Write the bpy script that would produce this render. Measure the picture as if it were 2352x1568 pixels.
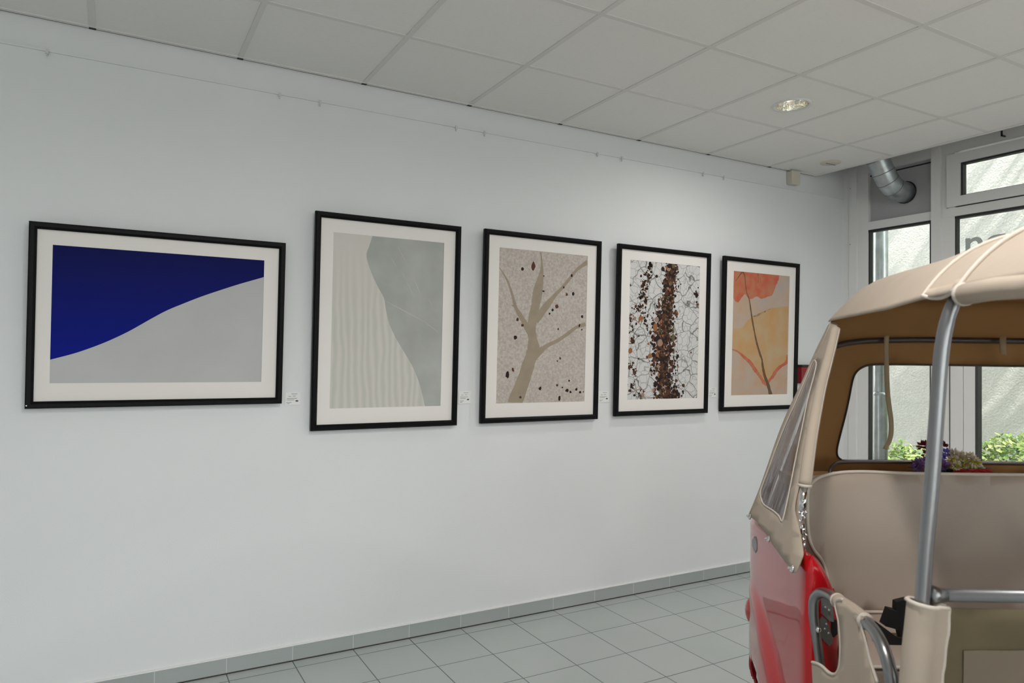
import bpy, bmesh, math, random
from mathutils import Vector, Matrix, noise
from mathutils.geometry import delaunay_2d_cdt
random.seed(7)
for o in list(bpy.data.objects): bpy.data.objects.remove(o)
SC = bpy.context.scene
COL = SC.collection
PI = math.pi

# ------------------------------------------------------------------ camera
YAW, PITCH, ROLL, FPX = .5130, .0209, .0126, 1632.46
CAM = Vector((0, -3.69, 1.549))
Fv = Vector((math.cos(PITCH)*math.sin(YAW), math.cos(PITCH)*math.cos(YAW), math.sin(PITCH)))
R0 = Vector((math.cos(YAW), -math.sin(YAW), 0)); U0 = R0.cross(Fv)
Rv = R0*math.cos(ROLL) + U0*math.sin(ROLL); Uv = -R0*math.sin(ROLL) + U0*math.cos(ROLL)
cd = bpy.data.cameras.new('camera'); cam = bpy.data.objects.new('camera', cd); COL.objects.link(cam)
m = Matrix((Rv, Uv, -Fv)).transposed().to_4x4(); m.translation = CAM
cam.matrix_world = m
cd.sensor_width = 36; cd.lens = 36*FPX/2352; cd.clip_start = .02; cd.clip_end = 200
cd.dof.use_dof = True; cd.dof.focus_distance = 4.2; cd.dof.aperture_fstop = 5.6
SC.camera = cam

# ------------------------------------------------------------------ light
SC.view_settings.view_transform = 'Standard'; SC.view_settings.look = 'None'
SC.view_settings.gamma = 1; SC.view_settings.use_curve_mapping = False
SC.view_settings.exposure = 0.14
DLW = 23      # watts per added downlight out of view
W = bpy.data.worlds.new('sky'); SC.world = W; W.use_nodes = True
bg = W.node_tree.nodes['Background']
bg.inputs[0].default_value = (.96, .98, 1.0, 1); bg.inputs[1].default_value = 3.8
sd = bpy.data.lights.new('sun', 'SUN'); sd.energy = 9.0; sd.angle = .01; sd.color = (1, .95, .86)
sun = bpy.data.objects.new('sun', sd); COL.objects.link(sun)
sun.rotation_euler = Vector((.10, .62, -.76)).to_track_quat('-Z', 'Y').to_euler()
sun.location = (0, 0, 9)
def portal(name, loc, dirv, sx, sy):
    l = bpy.data.lights.new(name, 'AREA'); l.shape = 'RECTANGLE'; l.size = sx; l.size_y = sy
    l.cycles.is_portal = True
    o = bpy.data.objects.new(name, l); COL.objects.link(o); o.location = loc
    o.rotation_euler = Vector(dirv).to_track_quat('-Z', 'Y').to_euler()
XW, XL, YB, H = 5.16, -3.2, -8.2, 2.998
XC = 4.785       # where the suspended ceiling stops, short of the window wall
portal('window_light', (XW+.06, -1.2, 1.65), (-1, 0, 0), 2.3, 2.9)
portal('window_light', (-.1, YB-.1, 1.65), (0, 1, 0), 6.1, 2.9)

# ------------------------------------------------------------------ helpers
def ray(u, v):
    return Fv + Rv*((u-1176)/FPX) - Uv*((v-784)/FPX)
def hit(u, v, ax, val):
    d = ray(u, v); t = (val-CAM[ax])/d[ax]; return CAM + d*t
F0 = Vector((math.sin(YAW), math.cos(YAW), 0))
def at(u, v, D):
    """point seen at (u,v) lying D metres ahead -> (L, D, z)"""
    d = ray(u, v); t = D/d.dot(F0); return (d.dot(R0)*t, D, CAM.z + d.z*t)
def on(u, v, fn, D=2.0):
    for _ in range(30):
        L, _d, z = at(u, v, D); D += .6*(fn(L, z)-D)
    return at(u, v, D)
LC, DC = 1.56, 1.6
def V(p): return Vector((p[0]-LC, p[1]-DC, p[2]))

def link(name, me, mats, parent=None, smooth=False):
    o = bpy.data.objects.new(name, me)
    for q in (mats if isinstance(mats, (list, tuple)) else [mats]): me.materials.append(q)
    if smooth:
        for f in me.polygons: f.use_smooth = True
    COL.objects.link(o)
    if parent: o.parent = parent
    return o
def obj(name, bm, mats, parent=None, smooth=False):
    bmesh.ops.recalc_face_normals(bm, faces=bm.faces)
    me = bpy.data.meshes.new(name); bm.to_mesh(me); bm.free()
    return link(name, me, mats, parent, smooth)
def tag(o, label=None, cat=None, group=None, kind=None):
    if label: o['label'] = label
    if cat: o['category'] = cat
    if group: o['group'] = group
    if kind: o['kind'] = kind
    return o
def thing(name, label, cat, loc=(0, 0, 0), rz=0, group=None):
    o = bpy.data.objects.new(name, None); COL.objects.link(o); o.location = loc; o.rotation_euler = (0, 0, rz)
    o.empty_display_size = .1
    return tag(o, label, cat, group)
def box(bm, a, b, mi=0):
    x0, y0, z0 = [min(a[i], b[i]) for i in range(3)]; x1, y1, z1 = [max(a[i], b[i]) for i in range(3)]
    v = [bm.verts.new(p) for p in ((x0,y0,z0),(x1,y0,z0),(x1,y1,z0),(x0,y1,z0),(x0,y0,z1),(x1,y0,z1),(x1,y1,z1),(x0,y1,z1))]
    fs = [bm.faces.new([v[i] for i in q]) for q in ((3,2,1,0),(4,5,6,7),(0,1,5,4),(1,2,6,5),(2,3,7,6),(3,0,4,7))]
    for f in fs: f.material_index = mi
    return fs
def boxo(name, a, b, mat, parent=None, bevel=0):
    bm = bmesh.new(); box(bm, a, b)
    if bevel: bmesh.ops.bevel(bm, geom=bm.edges[:], offset=bevel, segments=2, affect='EDGES', profile=.5)
    return obj(name, bm, mat, parent)
def tube(bm, pts, r, n=14, cap=True, closed=False, mi=0):
    pts = [Vector(p) for p in pts]
    rr = r if isinstance(r, (list, tuple)) else [r]*len(pts)
    rings = []; N = len(pts); prev = None
    for i, p in enumerate(pts):
        if closed: t = pts[(i+1) % N]-pts[i-1]
        else: t = pts[min(i+1, N-1)]-pts[max(i-1, 0)]
        if t.length < 1e-9: t = Vector((0, 0, 1))
        t.normalize()
        if prev is None:
            a = Vector((0, 0, 1)) if abs(t.z) < .9 else Vector((1, 0, 0))
            x = t.cross(a).normalized()
        else:
            x = (prev - t*prev.dot(t)).normalized()
        prev = x; y = t.cross(x)
        rings.append([bm.verts.new(p + (x*math.cos(2*PI*k/n)+y*math.sin(2*PI*k/n))*rr[i]) for k in range(n)])
    M = N if closed else N-1
    for i in range(M):
        A, B = rings[i], rings[(i+1) % N]
        for k in range(n):
            f = bm.faces.new((A[k], A[(k+1) % n], B[(k+1) % n], B[k])); f.material_index = mi; f.smooth = True
    if cap and not closed:
        for q in (rings[0][::-1], rings[-1]):
            f = bm.faces.new(q); f.material_index = mi
def tubeo(name, pts, r, mat, parent=None, n=14, closed=False):
    bm = bmesh.new(); tube(bm, pts, r, n, True, closed); return obj(name, bm, mat, parent, True)
def crom(pts, k=6, closed=False):
    """Catmull-Rom through points of any dimension"""
    N = len(pts); out = []
    rng = range(N) if closed else range(N-1)
    for i in rng:
        g = lambda j: pts[j % N] if closed else pts[max(0, min(N-1, j))]
        a, b, c, d = g(i-1), g(i), g(i+1), g(i+2)
        for s in range(k):
            t = s/k
            out.append(tuple(.5*((2*b[q])+(-a[q]+c[q])*t+(2*a[q]-5*b[q]+4*c[q]-d[q])*t*t+(-a[q]+3*b[q]-3*c[q]+d[q])*t**3) for q in range(len(b))))
    if not closed: out.append(tuple(pts[-1]))
    return out
def inside(p, poly):
    c = False; j = len(poly)-1
    for i in range(len(poly)):
        if (poly[i][1] > p[1]) != (poly[j][1] > p[1]) and p[0] < (poly[j][0]-poly[i][0])*(p[1]-poly[i][1])/(poly[j][1]-poly[i][1])+poly[i][0]: c = not c
        j = i
    return c
def sheet(bm, outer, holes, mp, step, mi=0):
    """fill a 2-D outline (minus holes) with triangles and map every vertex to 3-D with mp"""
    pts = []; edges = []
    for lp in [outer]+holes:
        s = len(pts); pts += [Vector(p[:2]) for p in lp]
        edges += [(s+i, s+(i+1) % len(lp)) for i in range(len(lp))]
    xs = [p[0] for p in outer]; ys = [p[1] for p in outer]
    x = min(xs)+step*.5; row = 0
    while x < max(xs):
        y = min(ys)+step*(.5 if row % 2 else .25)
        while y < max(ys):
            if inside((x, y), outer) and not any(inside((x, y), h) for h in holes):
                dmin = min((Vector((x, y))-Vector(p[:2])).length for lp in [outer]+holes for p in lp)
                if dmin > step*.35: pts.append(Vector((x, y)))
            y += step
        x += step; row += 1
    vs, es, fs, *_ = delaunay_2d_cdt(pts, edges, [], 0, 1e-7)
    bv = [bm.verts.new(mp(p.x, p.y)) for p in vs]
    for f in fs:
        c = sum((vs[i] for i in f), Vector((0, 0)))/len(f)
        if inside(c, outer) and not any(inside(c, h) for h in holes):
            q = bm.faces.new([bv[i] for i in f]); q.smooth = True; q.material_index = mi
    for v in [v for v in bv if not v.link_faces]: bm.verts.remove(v)
def solid(o, t, inner=None, off=-1):
    md = o.modifiers.new('thickness', 'SOLIDIFY'); md.thickness = t; md.offset = off
    if inner is not None:
        o.data.materials.append(inner); md.material_offset = 1; md.material_offset_rim = 0
    return o

# ------------------------------------------------------------------ materials
def mat(name, col, rough=.5, metal=0, spec=None, coat=0, trans=0, noise_amt=0, noise_scale=8, bump=0, bump_scale=60, col2=None, emis=0, sheen=0):
    if spec is None: spec = .08 if name.startswith('print_') else .5
    M = bpy.data.materials.new(name); M.use_nodes = True
    nt = M.node_tree; b = nt.nodes['Principled BSDF']
    b.inputs['Base Color'].default_value = (*col, 1); b.inputs['Roughness'].default_value = rough
    b.inputs['Metallic'].default_value = metal; b.inputs['Specular IOR Level'].default_value = spec
    b.inputs['Coat Weight'].default_value = coat; b.inputs['Coat Roughness'].default_value = .04
    if sheen: b.inputs['Sheen Weight'].default_value = sheen
    if emis: b.inputs['Emission Color'].default_value = (*col, 1); b.inputs['Emission Strength'].default_value = emis
    tc = nt.nodes.new('ShaderNodeTexCoord')
    if noise_amt:
        n = nt.nodes.new('ShaderNodeTexNoise'); n.inputs['Scale'].default_value = noise_scale; n.inputs['Detail'].default_value = 5
        nt.links.new(tc.outputs['Object'], n.inputs['Vector'])
        mx = nt.nodes.new('ShaderNodeMix'); mx.data_type = 'RGBA'
        c2 = col2 or tuple(c*(1-noise_amt) for c in col)
        mx.inputs[6].default_value = (*col, 1); mx.inputs[7].default_value = (*c2, 1)
        rp = nt.nodes.new('ShaderNodeMapRange'); rp.inputs[1].default_value = .35; rp.inputs[2].default_value = .65
        nt.links.new(n.outputs['Fac'], rp.inputs[0]); nt.links.new(rp.outputs[0], mx.inputs[0]); nt.links.new(mx.outputs[2], b.inputs['Base Color'])
    if bump:
        n2 = nt.nodes.new('ShaderNodeTexNoise'); n2.inputs['Scale'].default_value = bump_scale; n2.inputs['Detail'].default_value = 4
        nt.links.new(tc.outputs['Object'], n2.inputs['Vector'])
        bp = nt.nodes.new('ShaderNodeBump'); bp.inputs['Strength'].default_value = bump; bp.inputs['Distance'].default_value = .01
        nt.links.new(n2.outputs['Fac'], bp.inputs['Height']); nt.links.new(bp.outputs['Normal'], b.inputs['Normal'])
    if trans:
        out = nt.nodes['Material Output']; tr = nt.nodes.new('ShaderNodeBsdfTranslucent'); tr.inputs[0].default_value = (*col, 1)
        ms = nt.nodes.new('ShaderNodeMixShader'); ms.inputs[0].default_value = trans
        nt.links.new(b.outputs[0], ms.inputs[1]); nt.links.new(tr.outputs[0], ms.inputs[2]); nt.links.new(ms.outputs[0], out.inputs[0])
    return M
def glass(name, tint=(.97, .99, .98), refl=.06):
    M = bpy.data.materials.new(name); M.use_nodes = True; nt = M.node_tree
    for n in list(nt.nodes):
        if n.type != 'OUTPUT_MATERIAL': nt.nodes.remove(n)
    out = nt.nodes['Material Output']
    t = nt.nodes.new('ShaderNodeBsdfTransparent'); t.inputs[0].default_value = (*tint, 1)
    g = nt.nodes.new('ShaderNodeBsdfGlossy'); g.inputs['Roughness'].default_value = .02
    fr = nt.nodes.new('ShaderNodeFresnel'); fr.inputs[0].default_value = 1.35
    ms = nt.nodes.new('ShaderNodeMixShader')
    nt.links.new(fr.outputs[0], ms.inputs[0]); nt.links.new(t.outputs[0], ms.inputs[1]); nt.links.new(g.outputs[0], ms.inputs[2]); nt.links.new(ms.outputs[0], out.inputs[0])
    return M
def grid_mat(name, col, col2, line, t, ox, oy, lw, rough, axis='xy', vary=.06, ns=3, bump=.25):
    """square tiles with joints; world position drives the grid"""
    M = mat(name, col, rough); nt = M.node_tree; b = nt.nodes['Principled BSDF']
    g = nt.nodes.new('ShaderNodeNewGeometry'); sp = nt.nodes.new('ShaderNodeSeparateXYZ'); nt.links.new(g.outputs['Position'], sp.inputs[0])
    def math_(op, a, bb=None, cl=False):
        n = nt.nodes.new('ShaderNodeMath'); n.operation = op; n.use_clamp = cl
        for i, q in enumerate((a, bb)):
            if q is None: continue
            if isinstance(q, (int, float)): n.inputs[i].default_value = q
            else: nt.links.new(q, n.inputs[i])
        return n.outputs[0]
    def ln(sock, o):
        s = math_('DIVIDE', math_('SUBTRACT', sock, o), t)
        fr = math_('FRACT', s); d = math_('MINIMUM', fr, math_('SUBTRACT', 1.0, fr))
        return math_('LESS_THAN', math_('MULTIPLY', d, t), lw/2), math_('FLOOR', s)
    lx, ix = ln(sp.outputs[0], ox)
    if axis == 'xy': ly, iy = ln(sp.outputs[1], oy); l = math_('MAXIMUM', lx, ly)
    else: l = lx; iy = 0.0
    wn = nt.nodes.new('ShaderNodeTexWhiteNoise'); wn.noise_dimensions = '3D'
    cb = nt.nodes.new('ShaderNodeCombineXYZ'); nt.links.new(ix, cb.inputs[0])
    if axis == 'xy': nt.links.new(iy, cb.inputs[1])
    nt.links.new(cb.outputs[0], wn.inputs['Vector'])
    no = nt.nodes.new('ShaderNodeTexNoise'); no.inputs['Scale'].default_value = ns; no.inputs['Detail'].default_value = 6; nt.links.new(g.outputs['Position'], no.inputs['Vector'])
    mx = nt.nodes.new('ShaderNodeMix'); mx.data_type = 'RGBA'; mx.inputs[6].default_value = (*col, 1); mx.inputs[7].default_value = (*col2, 1)
    nt.links.new(math_('ADD', math_('MULTIPLY', wn.outputs['Value'], vary*6), math_('MULTIPLY', no.outputs['Fac'], 1-vary*6), True), mx.inputs[0])
    m2 = nt.nodes.new('ShaderNodeMix'); m2.data_type = 'RGBA'; nt.links.new(mx.outputs[2], m2.inputs[6]); m2.inputs[7].default_value = (*line, 1); nt.links.new(l, m2.inputs[0])
    nt.links.new(m2.outputs[2], b.inputs['Base Color'])
    bp = nt.nodes.new('ShaderNodeBump'); bp.inputs['Strength'].default_value = bump; bp.inputs['Distance'].default_value = .002; bp.invert = True
    nt.links.new(l, bp.inputs['Height']); nt.links.new(bp.outputs[0], b.inputs['Normal'])
    return M

T = .3116; TX = .2043
M_wall = mat('white_wall_paint', (.74, .755, .765), .75, noise_amt=.03, noise_scale=1.3, bump=.06, bump_scale=160)
M_white = mat('white_window_frame', (.76, .76, .75), .3)
M_ceiltile = mat('mineral_ceiling_tile', (.83, .82, .80), .9, noise_amt=.02, noise_scale=60)
M_ceilgrid = mat('ceiling_grid_metal', (.70, .69, .67), .5)
M_gap = mat('dark_gap', (.05, .045, .04), .9)
M_floor = grid_mat('floor_tiles', (.40, .445, .435), (.46, .485, .475), (.09, .10, .10), T, TX, -.0914, .005, .33)
M_base = grid_mat('baseboard_tiles', (.33, .375, .365), (.40, .42, .415), (.55, .56, .55), T, TX, 0, .004, .35, axis='x')
M_caulk = mat('white_caulk', (.8, .8, .79), .6)
M_blackwood = mat('black_frame_wood', (.004, .0045, .0045), .45, spec=.12, noise_amt=.3, noise_scale=30)
M_mat = mat('passepartout_board', (.80, .765, .735), .9)
M_panel = mat('grey_window_panel', (.42, .42, .43), .5)
M_gasket = mat('black_rubber_gasket', (.02, .022, .022), .6)
M_glass = glass('window_glass')
M_zinc = mat('galvanized_steel', (.55, .60, .62), .33, metal=.85, noise_amt=.25, noise_scale=14)
M_stucco = mat('pale_stucco', (.78, .78, .755), .95, noise_amt=.10, noise_scale=45, bump=.8, bump_scale=55)
M_ground = mat('paving', (.35, .35, .33), .9, noise_amt=.3, noise_scale=6)
M_plastic = mat('cream_plastic', (.62, .58, .50), .5)
M_red_box = mat('red_plastic', (.25, .01, .015), .5)

M_red = mat('red_car_paint', (.50, .006, .012), .3, spec=.12, coat=.9)
M_canvas = mat('beige_canvas', (.60, .50, .405), .85, trans=.22, noise_amt=.06, noise_scale=9, bump=.12, bump_scale=30)
M_lining = mat('caramel_lining', (.40, .22, .085), .85, trans=.38, noise_amt=.12, noise_scale=6, bump=.25, bump_scale=9)
M_piping = mat('pale_piping', (.64, .565, .49), .7)
M_vinyl = mat('taupe_seat_vinyl', (.42, .345, .285), .48, bump=.05, bump_scale=220)
M_steel = mat('satin_steel_tube', (.29, .29, .30), .32, metal=.9)
M_chrome = mat('chrome', (.75, .75, .75), .12, metal=1)
M_dkmetal = mat('dark_bronze_tube', (.07, .055, .05), .35, metal=.5)
M_black = mat('black_webbing', (.006, .007, .007), .7)
M_bracket = mat('grey_bracket', (.26, .27, .27), .42, metal=.5)
M_lens = mat('red_lamp_lens', (.45, .02, .02), .25, coat=.6)
M_rubber = mat('tyre_rubber', (.02, .02, .02), .8)
M_dark = mat('underbody_dark', (.03, .02, .02), .8)
M_curtain = mat('olive_partition_canvas', (.17, .135, .075), .85, trans=.1, noise_amt=.15, noise_scale=5, bump=.3, bump_scale=8)
M_strap = mat('tan_webbing', (.36, .27, .17), .8, trans=.15)

# ------------------------------------------------------------------ room shell
def struct(name, bm, m, parent=None): o = obj(name, bm, m, parent); o['kind'] = 'structure'; return o
def sbox(name, a, b, m, parent=None):
    bm = bmesh.new(); box(bm, a, b); return struct(name, bm, m, parent)
sbox('floor', (XL-.2, YB-.2, -.15), (XW+.1, .2, 0), M_floor)
sbox('wall_left', (XL-.2, 0, 0), (XW+.12, .2, 3.5), M_wall)
sbox('wall_rear', (XL-.2, YB-.2, 0), (XL, 0, 3.5), M_wall)
# suspended ceiling: tile field, T-bars, edge angle
bm = bmesh.new(); box(bm, (XL, YB, H), (XC-.012, -.014, H+.02)); struct('ceiling', bm, M_ceiltile)
bm = bmesh.new(); box(bm, (XL-.2, YB-.2, 3.5), (XW+.12, .2, 3.6)); struct('trim_1', bm, M_wall)
bm = bmesh.new()
x = -.1045-.625*4
while x < XC:
    box(bm, (x-.012, YB, H-.004), (x+.012, -.030, H+.001)); x += .625
y = -.657
while y > YB:
    box(bm, (XL, y-.012, H-.0035), (XC-.03, y+.012, H+.001)); y -= .625
struct('trim_2', bm, M_ceilgrid)
bm = bmesh.new()   # perimeter angle: along the wall and along the window side
box(bm, (XL, -.030, H-.006), (XC, -.010, H)); box(bm, (XC-.02, YB, H-.008), (XC, -.010, H+.022)); box(bm, (XC, YB, H+.006), (XC+.004, -.01, H+.05))
struct('trim_3', bm, M_ceilgrid)
bm = bmesh.new(); box(bm, (XL, -.010, H-.004), (XC, -.0005, H+.03))  # dark strip and notches paint the shadow gap along the wall
x = -.1045-.625*4
while x < XC:
    box(bm, (x-.014, -.022, H-.0065), (x+.014, -.0005, H-.001)); x += .625
struct('trim_4', bm, M_gap)
# tile skirting with caulk line
bm = bmesh.new(); box(bm, (XL, -.010, 0.004), (XW, 0, .0778)); struct('baseboard_left', bm, M_base)
bm = bmesh.new(); box(bm, (XL, -.0125, .0775), (XW, 0, .0835)); struct('trim_5', bm, M_caulk)
bm = bmesh.new(); box(bm, (XL, -.0115, 0.0), (XW, 0, .006)); struct('trim_6', bm, M_gap)
# picture rail: slim hanging rail near the ceiling
bm = bmesh.new(); box(bm, (XL, -.010, 2.853), (XW, 0, 2.861)); struct('trim_7', bm, M_wall)

# ------------------------------------------------------------------ window wall
def frame_member(bm, y0, y1, z0, z1, d0=.0, d1=.07): box(bm, (XW-d0, y0, z0), (XW+d1, y1, z1))
sbox('wall_right', (XW-.0, -2.316, 0), (XW+.12, 0, .28), M_wall)

bm = bmesh.new(); box(bm, (XW-.01, -.052, .28), (XW+.1, 0, 3.5)); box(bm, (XW-.018, -.121, .28), (XW+.1, -.056, 3.5))
struct('trim_8', bm, M_white)
# screws on the corner post
for z in (2.93, 2.48, 2.0, 1.32):
    bm = bmesh.new(); tube(bm, [(XW-.0185, -.066, z), (XW-.0205, -.066, z)], .005, 10); obj('screw', bm, M_panel, bpy.data.objects['trim_8'])
def bay(idx, y0, y1, kind):
    """one window bay between y0 (nearer the picture wall) and y1"""
    r = bpy.data.objects.new('window_%d' % idx, None); COL.objects.link(r); r.location = (XW, (y0+y1)/2, .28); r['kind'] = 'structure'
    def L(o): o.parent = r; o.matrix_parent_inverse = Matrix.Translation((-XW, -(y0+y1)/2, -.28)); return o
    s = .075
    bm = bmesh.new()
    box(bm, (XW, y0, .28), (XW+.07, y0-s-.014, 3.5))            # stile
    box(bm, (XW+.002, y1, .28), (XW+.07, y1+.012, 3.5))
    box(bm, (XW-.004, y0, .28), (XW+.07, y1, .36))               # bottom rail
    box(bm, (XW-.004, y0-.01, 2.575), (XW+.07, y1, 2.637))       # transom
    box(bm, (XW-.004, y0, 3.03), (XW+.07, y1, 3.12)); box(bm, (XW+.01, y0, 3.12), (XW+.06, y1, 3.5))
    L(obj('frame', bm, M_white))
    ya, yb = y0-s-.022, y1+.03
    bm = bmesh.new()                                             # gasket ring of the big pane
    for a, b in (((XW+.006, y0-s-.005, .36), (XW+.05, ya, 2.575)), ((XW+.006, yb-.006, .36), (XW+.05, y1+.012, 2.575)), ((XW+.002, ya+.02, 2.558), (XW+.05, yb-.02, 2.5755)), ((XW+.006, ya+.02, .36), (XW+.05, yb-.02, .372))):
        box(bm, a, b)
    L(obj('gasket', bm, M_gasket))
    L(boxo('pane', (XW+.028, y0-.08, .36), (XW+.034, y1+.01, 2.575), M_glass))
    if kind == 'panel':
        L(boxo('blind_panel', (XW+.03, y0, 2.637), (XW+.05, y1, 3.03), M_panel))
        bm = bmesh.new(); box(bm, (XW+.022, y0-.05, 2.637), (XW+.031, y0-.058, 3.0)); box(bm, (XW+.022, y0-.05, 3.0), (XW+.031, y1, 3.008)); L(obj('panel_joint', bm, M_gasket))
    else:
        bm = bmesh.new(); a, b, c, d = y0-.045, y1+.03, 2.642, 3.012   # top-hung sash
        for p, q in (((XW-.022, a, c), (XW+.05, a-.09, d)), ((XW-.022, b, c), (XW+.05, b+.09, d)), ((XW-.022, a-.09, c), (XW+.05, b+.09, c+.068)), ((XW-.022, a-.09, d-.068), (XW+.05, b+.09, d))): box(bm, p, q)
        L(obj('sash', bm, M_white))
        bm = bmesh.new()
        for p, q in (((XW-.006, a-.09, c+.068), (XW+.04, a-.102, d-.068)), ((XW-.006, b+.09, c+.068), (XW+.04, b+.102, d-.068)), ((XW-.006, a-.1, c+.068), (XW+.04, b+.1, c+.074)), ((XW-.006, a-.1, d-.08), (XW+.04, b+.1, d-.068))): box(bm, p, q)
        box(bm, (XW-.008, a+.004, c-.002), (XW+.02, a, d+.004)); box(bm, (XW-.008, a+.004, d), (XW+.02, b, d+.004)); box(bm, (XW-.012, a-.06, c-.006), (XW+.02, b, c))
        L(obj('gasket', bm, M_gasket))
        L(boxo('pane', (XW+.015, a-.1, c+.07), (XW+.021, b+.1, d-.07), M_glass))
    return r, L
w1, L1 = bay(1, -.121, -.712, 'panel')
w2, L2 = bay(2, -.778, -2.25, 'sash')
bm = bmesh.new(); box(bm, (XW, YB-.2, 0), (XW+.12, -2.316, 3.5)); struct('wall_right', bm, M_wall)
k = 9
for y in (-.745, -2.283):
    bm = bmesh.new(); box(bm, (XW-.02, y-.033, .28), (XW+.09, y+.033, 3.5)); struct('trim_%d' % k, bm, M_white); k += 1
# deep casement stile in the lower part of bay 2
bm = bmesh.new(); box(bm, (XW-.03, -.80, .36), (XW+.02, -.935, 1.86)); box(bm, (XW-.022, -.939, .36), (XW+.02, -1.012, 1.86)); box(bm, (XW-.03, -.80, 1.80), (XW+.02, -2.235, 1.88))
L2(obj('casement', bm, M_white))
bm = bmesh.new(); box(bm, (XW-.018, -1.012, .36), (XW+.03, -1.03, 1.80)); box(bm, (XW-.033, -.848, .36), (XW-.028, -.853, 1.86)); L2(obj('casement_gasket', bm, M_gasket))
# shopfront behind the camera
XS = 3.0   # shopfront glazing runs from the left wall to here
bm = bmesh.new(); box(bm, (XL, YB-.12, 0), (XS, YB, .28)); box(bm, (XS, YB-.12, 0), (XW+.12, YB, 3.5)); struct('wall_back', bm, M_wall)
r = bpy.data.objects.new('window_7', None); COL.objects.link(r); r.location = (1, YB, .28); r['kind'] = 'structure'
bm = bmesh.new()
for i in range(7):
    x = XL + i*(XS-XL)/6; box(bm, (x-.04, YB-.08, .28), (x+.04, YB+.0, 3.5))
for z in (.28, 2.6, 3.02): box(bm, (XL, YB-.08, z), (XS, YB+.0, z+.07))
box(bm, (XL, YB-.06, 3.09), (XS, YB-.02, 3.5))
o = obj('frame', bm, M_white, r); o.matrix_parent_inverse = Matrix.Translation((-1, -YB, -.28))
o = boxo('pane', (XL, YB-.045, .3), (XS, YB-.04, 3.05), M_glass, r); o.matrix_parent_inverse = Matrix.Translation((-1, -YB, -.28))

bm = bmesh.new(); box(bm, (XW-.05, -1.19, 3.050), (XW-.004, -1.20, 3.058)); box(bm, (XW-.05, -1.19, 3.050), (XW-.044, -1.20, 3.085)); L2(obj('window_stay', bm, M_gasket))
# lettering on the shop window (seen from inside): grey film letters
M_film = mat('grey_letter_film', (.66, .70, .69), .7, trans=.6)
def letters(txt, y, z, size, name='lettering'):
    cu = bpy.data.curves.new('t', 'FONT'); cu.body = txt; cu.size = size; cu.extrude = .0006; cu.offset = .0035; cu.space_character = 1.03
    t = bpy.data.objects.new('t', cu); COL.objects.link(t)
    dg = bpy.context.evaluated_depsgraph_get(); me = bpy.data.meshes.new_from_object(t.evaluated_get(dg))
    bpy.data.objects.remove(t)
    me.transform(Matrix(((0, 0, -1, XW+.0265), (-1, 0, 0, y), (0, 1, 0, z), (0, 0, 0, 1))))
    o = link(name, me, M_film); return o
tag(letters('ngr', -.912, 2.280, .285), 'grey film lettering n g on the window pane above the vehicle canopy', 'lettering')

# ------------------------------------------------------------------ outside
sbox('trim_20', (XW+.12, -14, -.3), (14, 6, -.1), M_ground)
sbox('wall_front', (7.7, -11, -.1), (8.0, 8, 9), M_stucco)
sbox('trim_23', (XL-14, YB-5.8, -.3), (XL-.2, 6, -.1), M_ground)
sbox('trim_24', (XL-.2, YB-5.8, -.3), (XW+.12, YB-.2, -.1), M_ground)
sbox('trim_21', (XL-.4, YB-.3, 3.6), (XW+.16, .6, 8.0), M_stucco)  # unseen upper storeys, made tall to keep the passage darker
sbox('trim_25', (XL-.4, .62, -.1), (XW+.16, 7.5, 6.0), M_stucco)  # unseen neighbour block, added to keep sky light off the stucco
sbox('trim_22', (XL-14, YB-30, -.3), (14, YB-5.8, -.1), M_ground)
def arc(c, a0, a1, r, n, ax='xz'):
    out = []
    for i in range(n+1):
        a = a0+(a1-a0)*i/n
        out.append((c[0]+r*math.cos(a), c[1], c[2]+r*math.sin(a)))
    return out
dp = thing('downpipe', 'grey round rainwater downpipe standing outside the corner window', 'downpipe', (5.8, .10, -.1))
tubeo('pipe', [(0, 0, 0), (0, 0, 4.2)], .055, M_zinc, dp, 20)
for z in (1.35, 3.2):
    bm = bmesh.new(); tube(bm, [(0, 0, z), (0, 0, z+.03)], .061, 20); box(bm, (0, -.006, z+.008), (-.0, .2, z+.022)); box(bm, (-.008, .04, z+.004), (.008, .25, z+.026)); obj('bracket', bm, M_zinc, dp)
bm = bmesh.new(); box(bm, (XW+.16, .24, -.1), (5.72, .5, 4.2)); tag(obj('pillar', bm, mat('pinkish_render', (.62, .56, .54), .9, noise_amt=.05)), 'pale pinkish rendered pier outside beyond the corner window', 'pillar')

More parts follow.
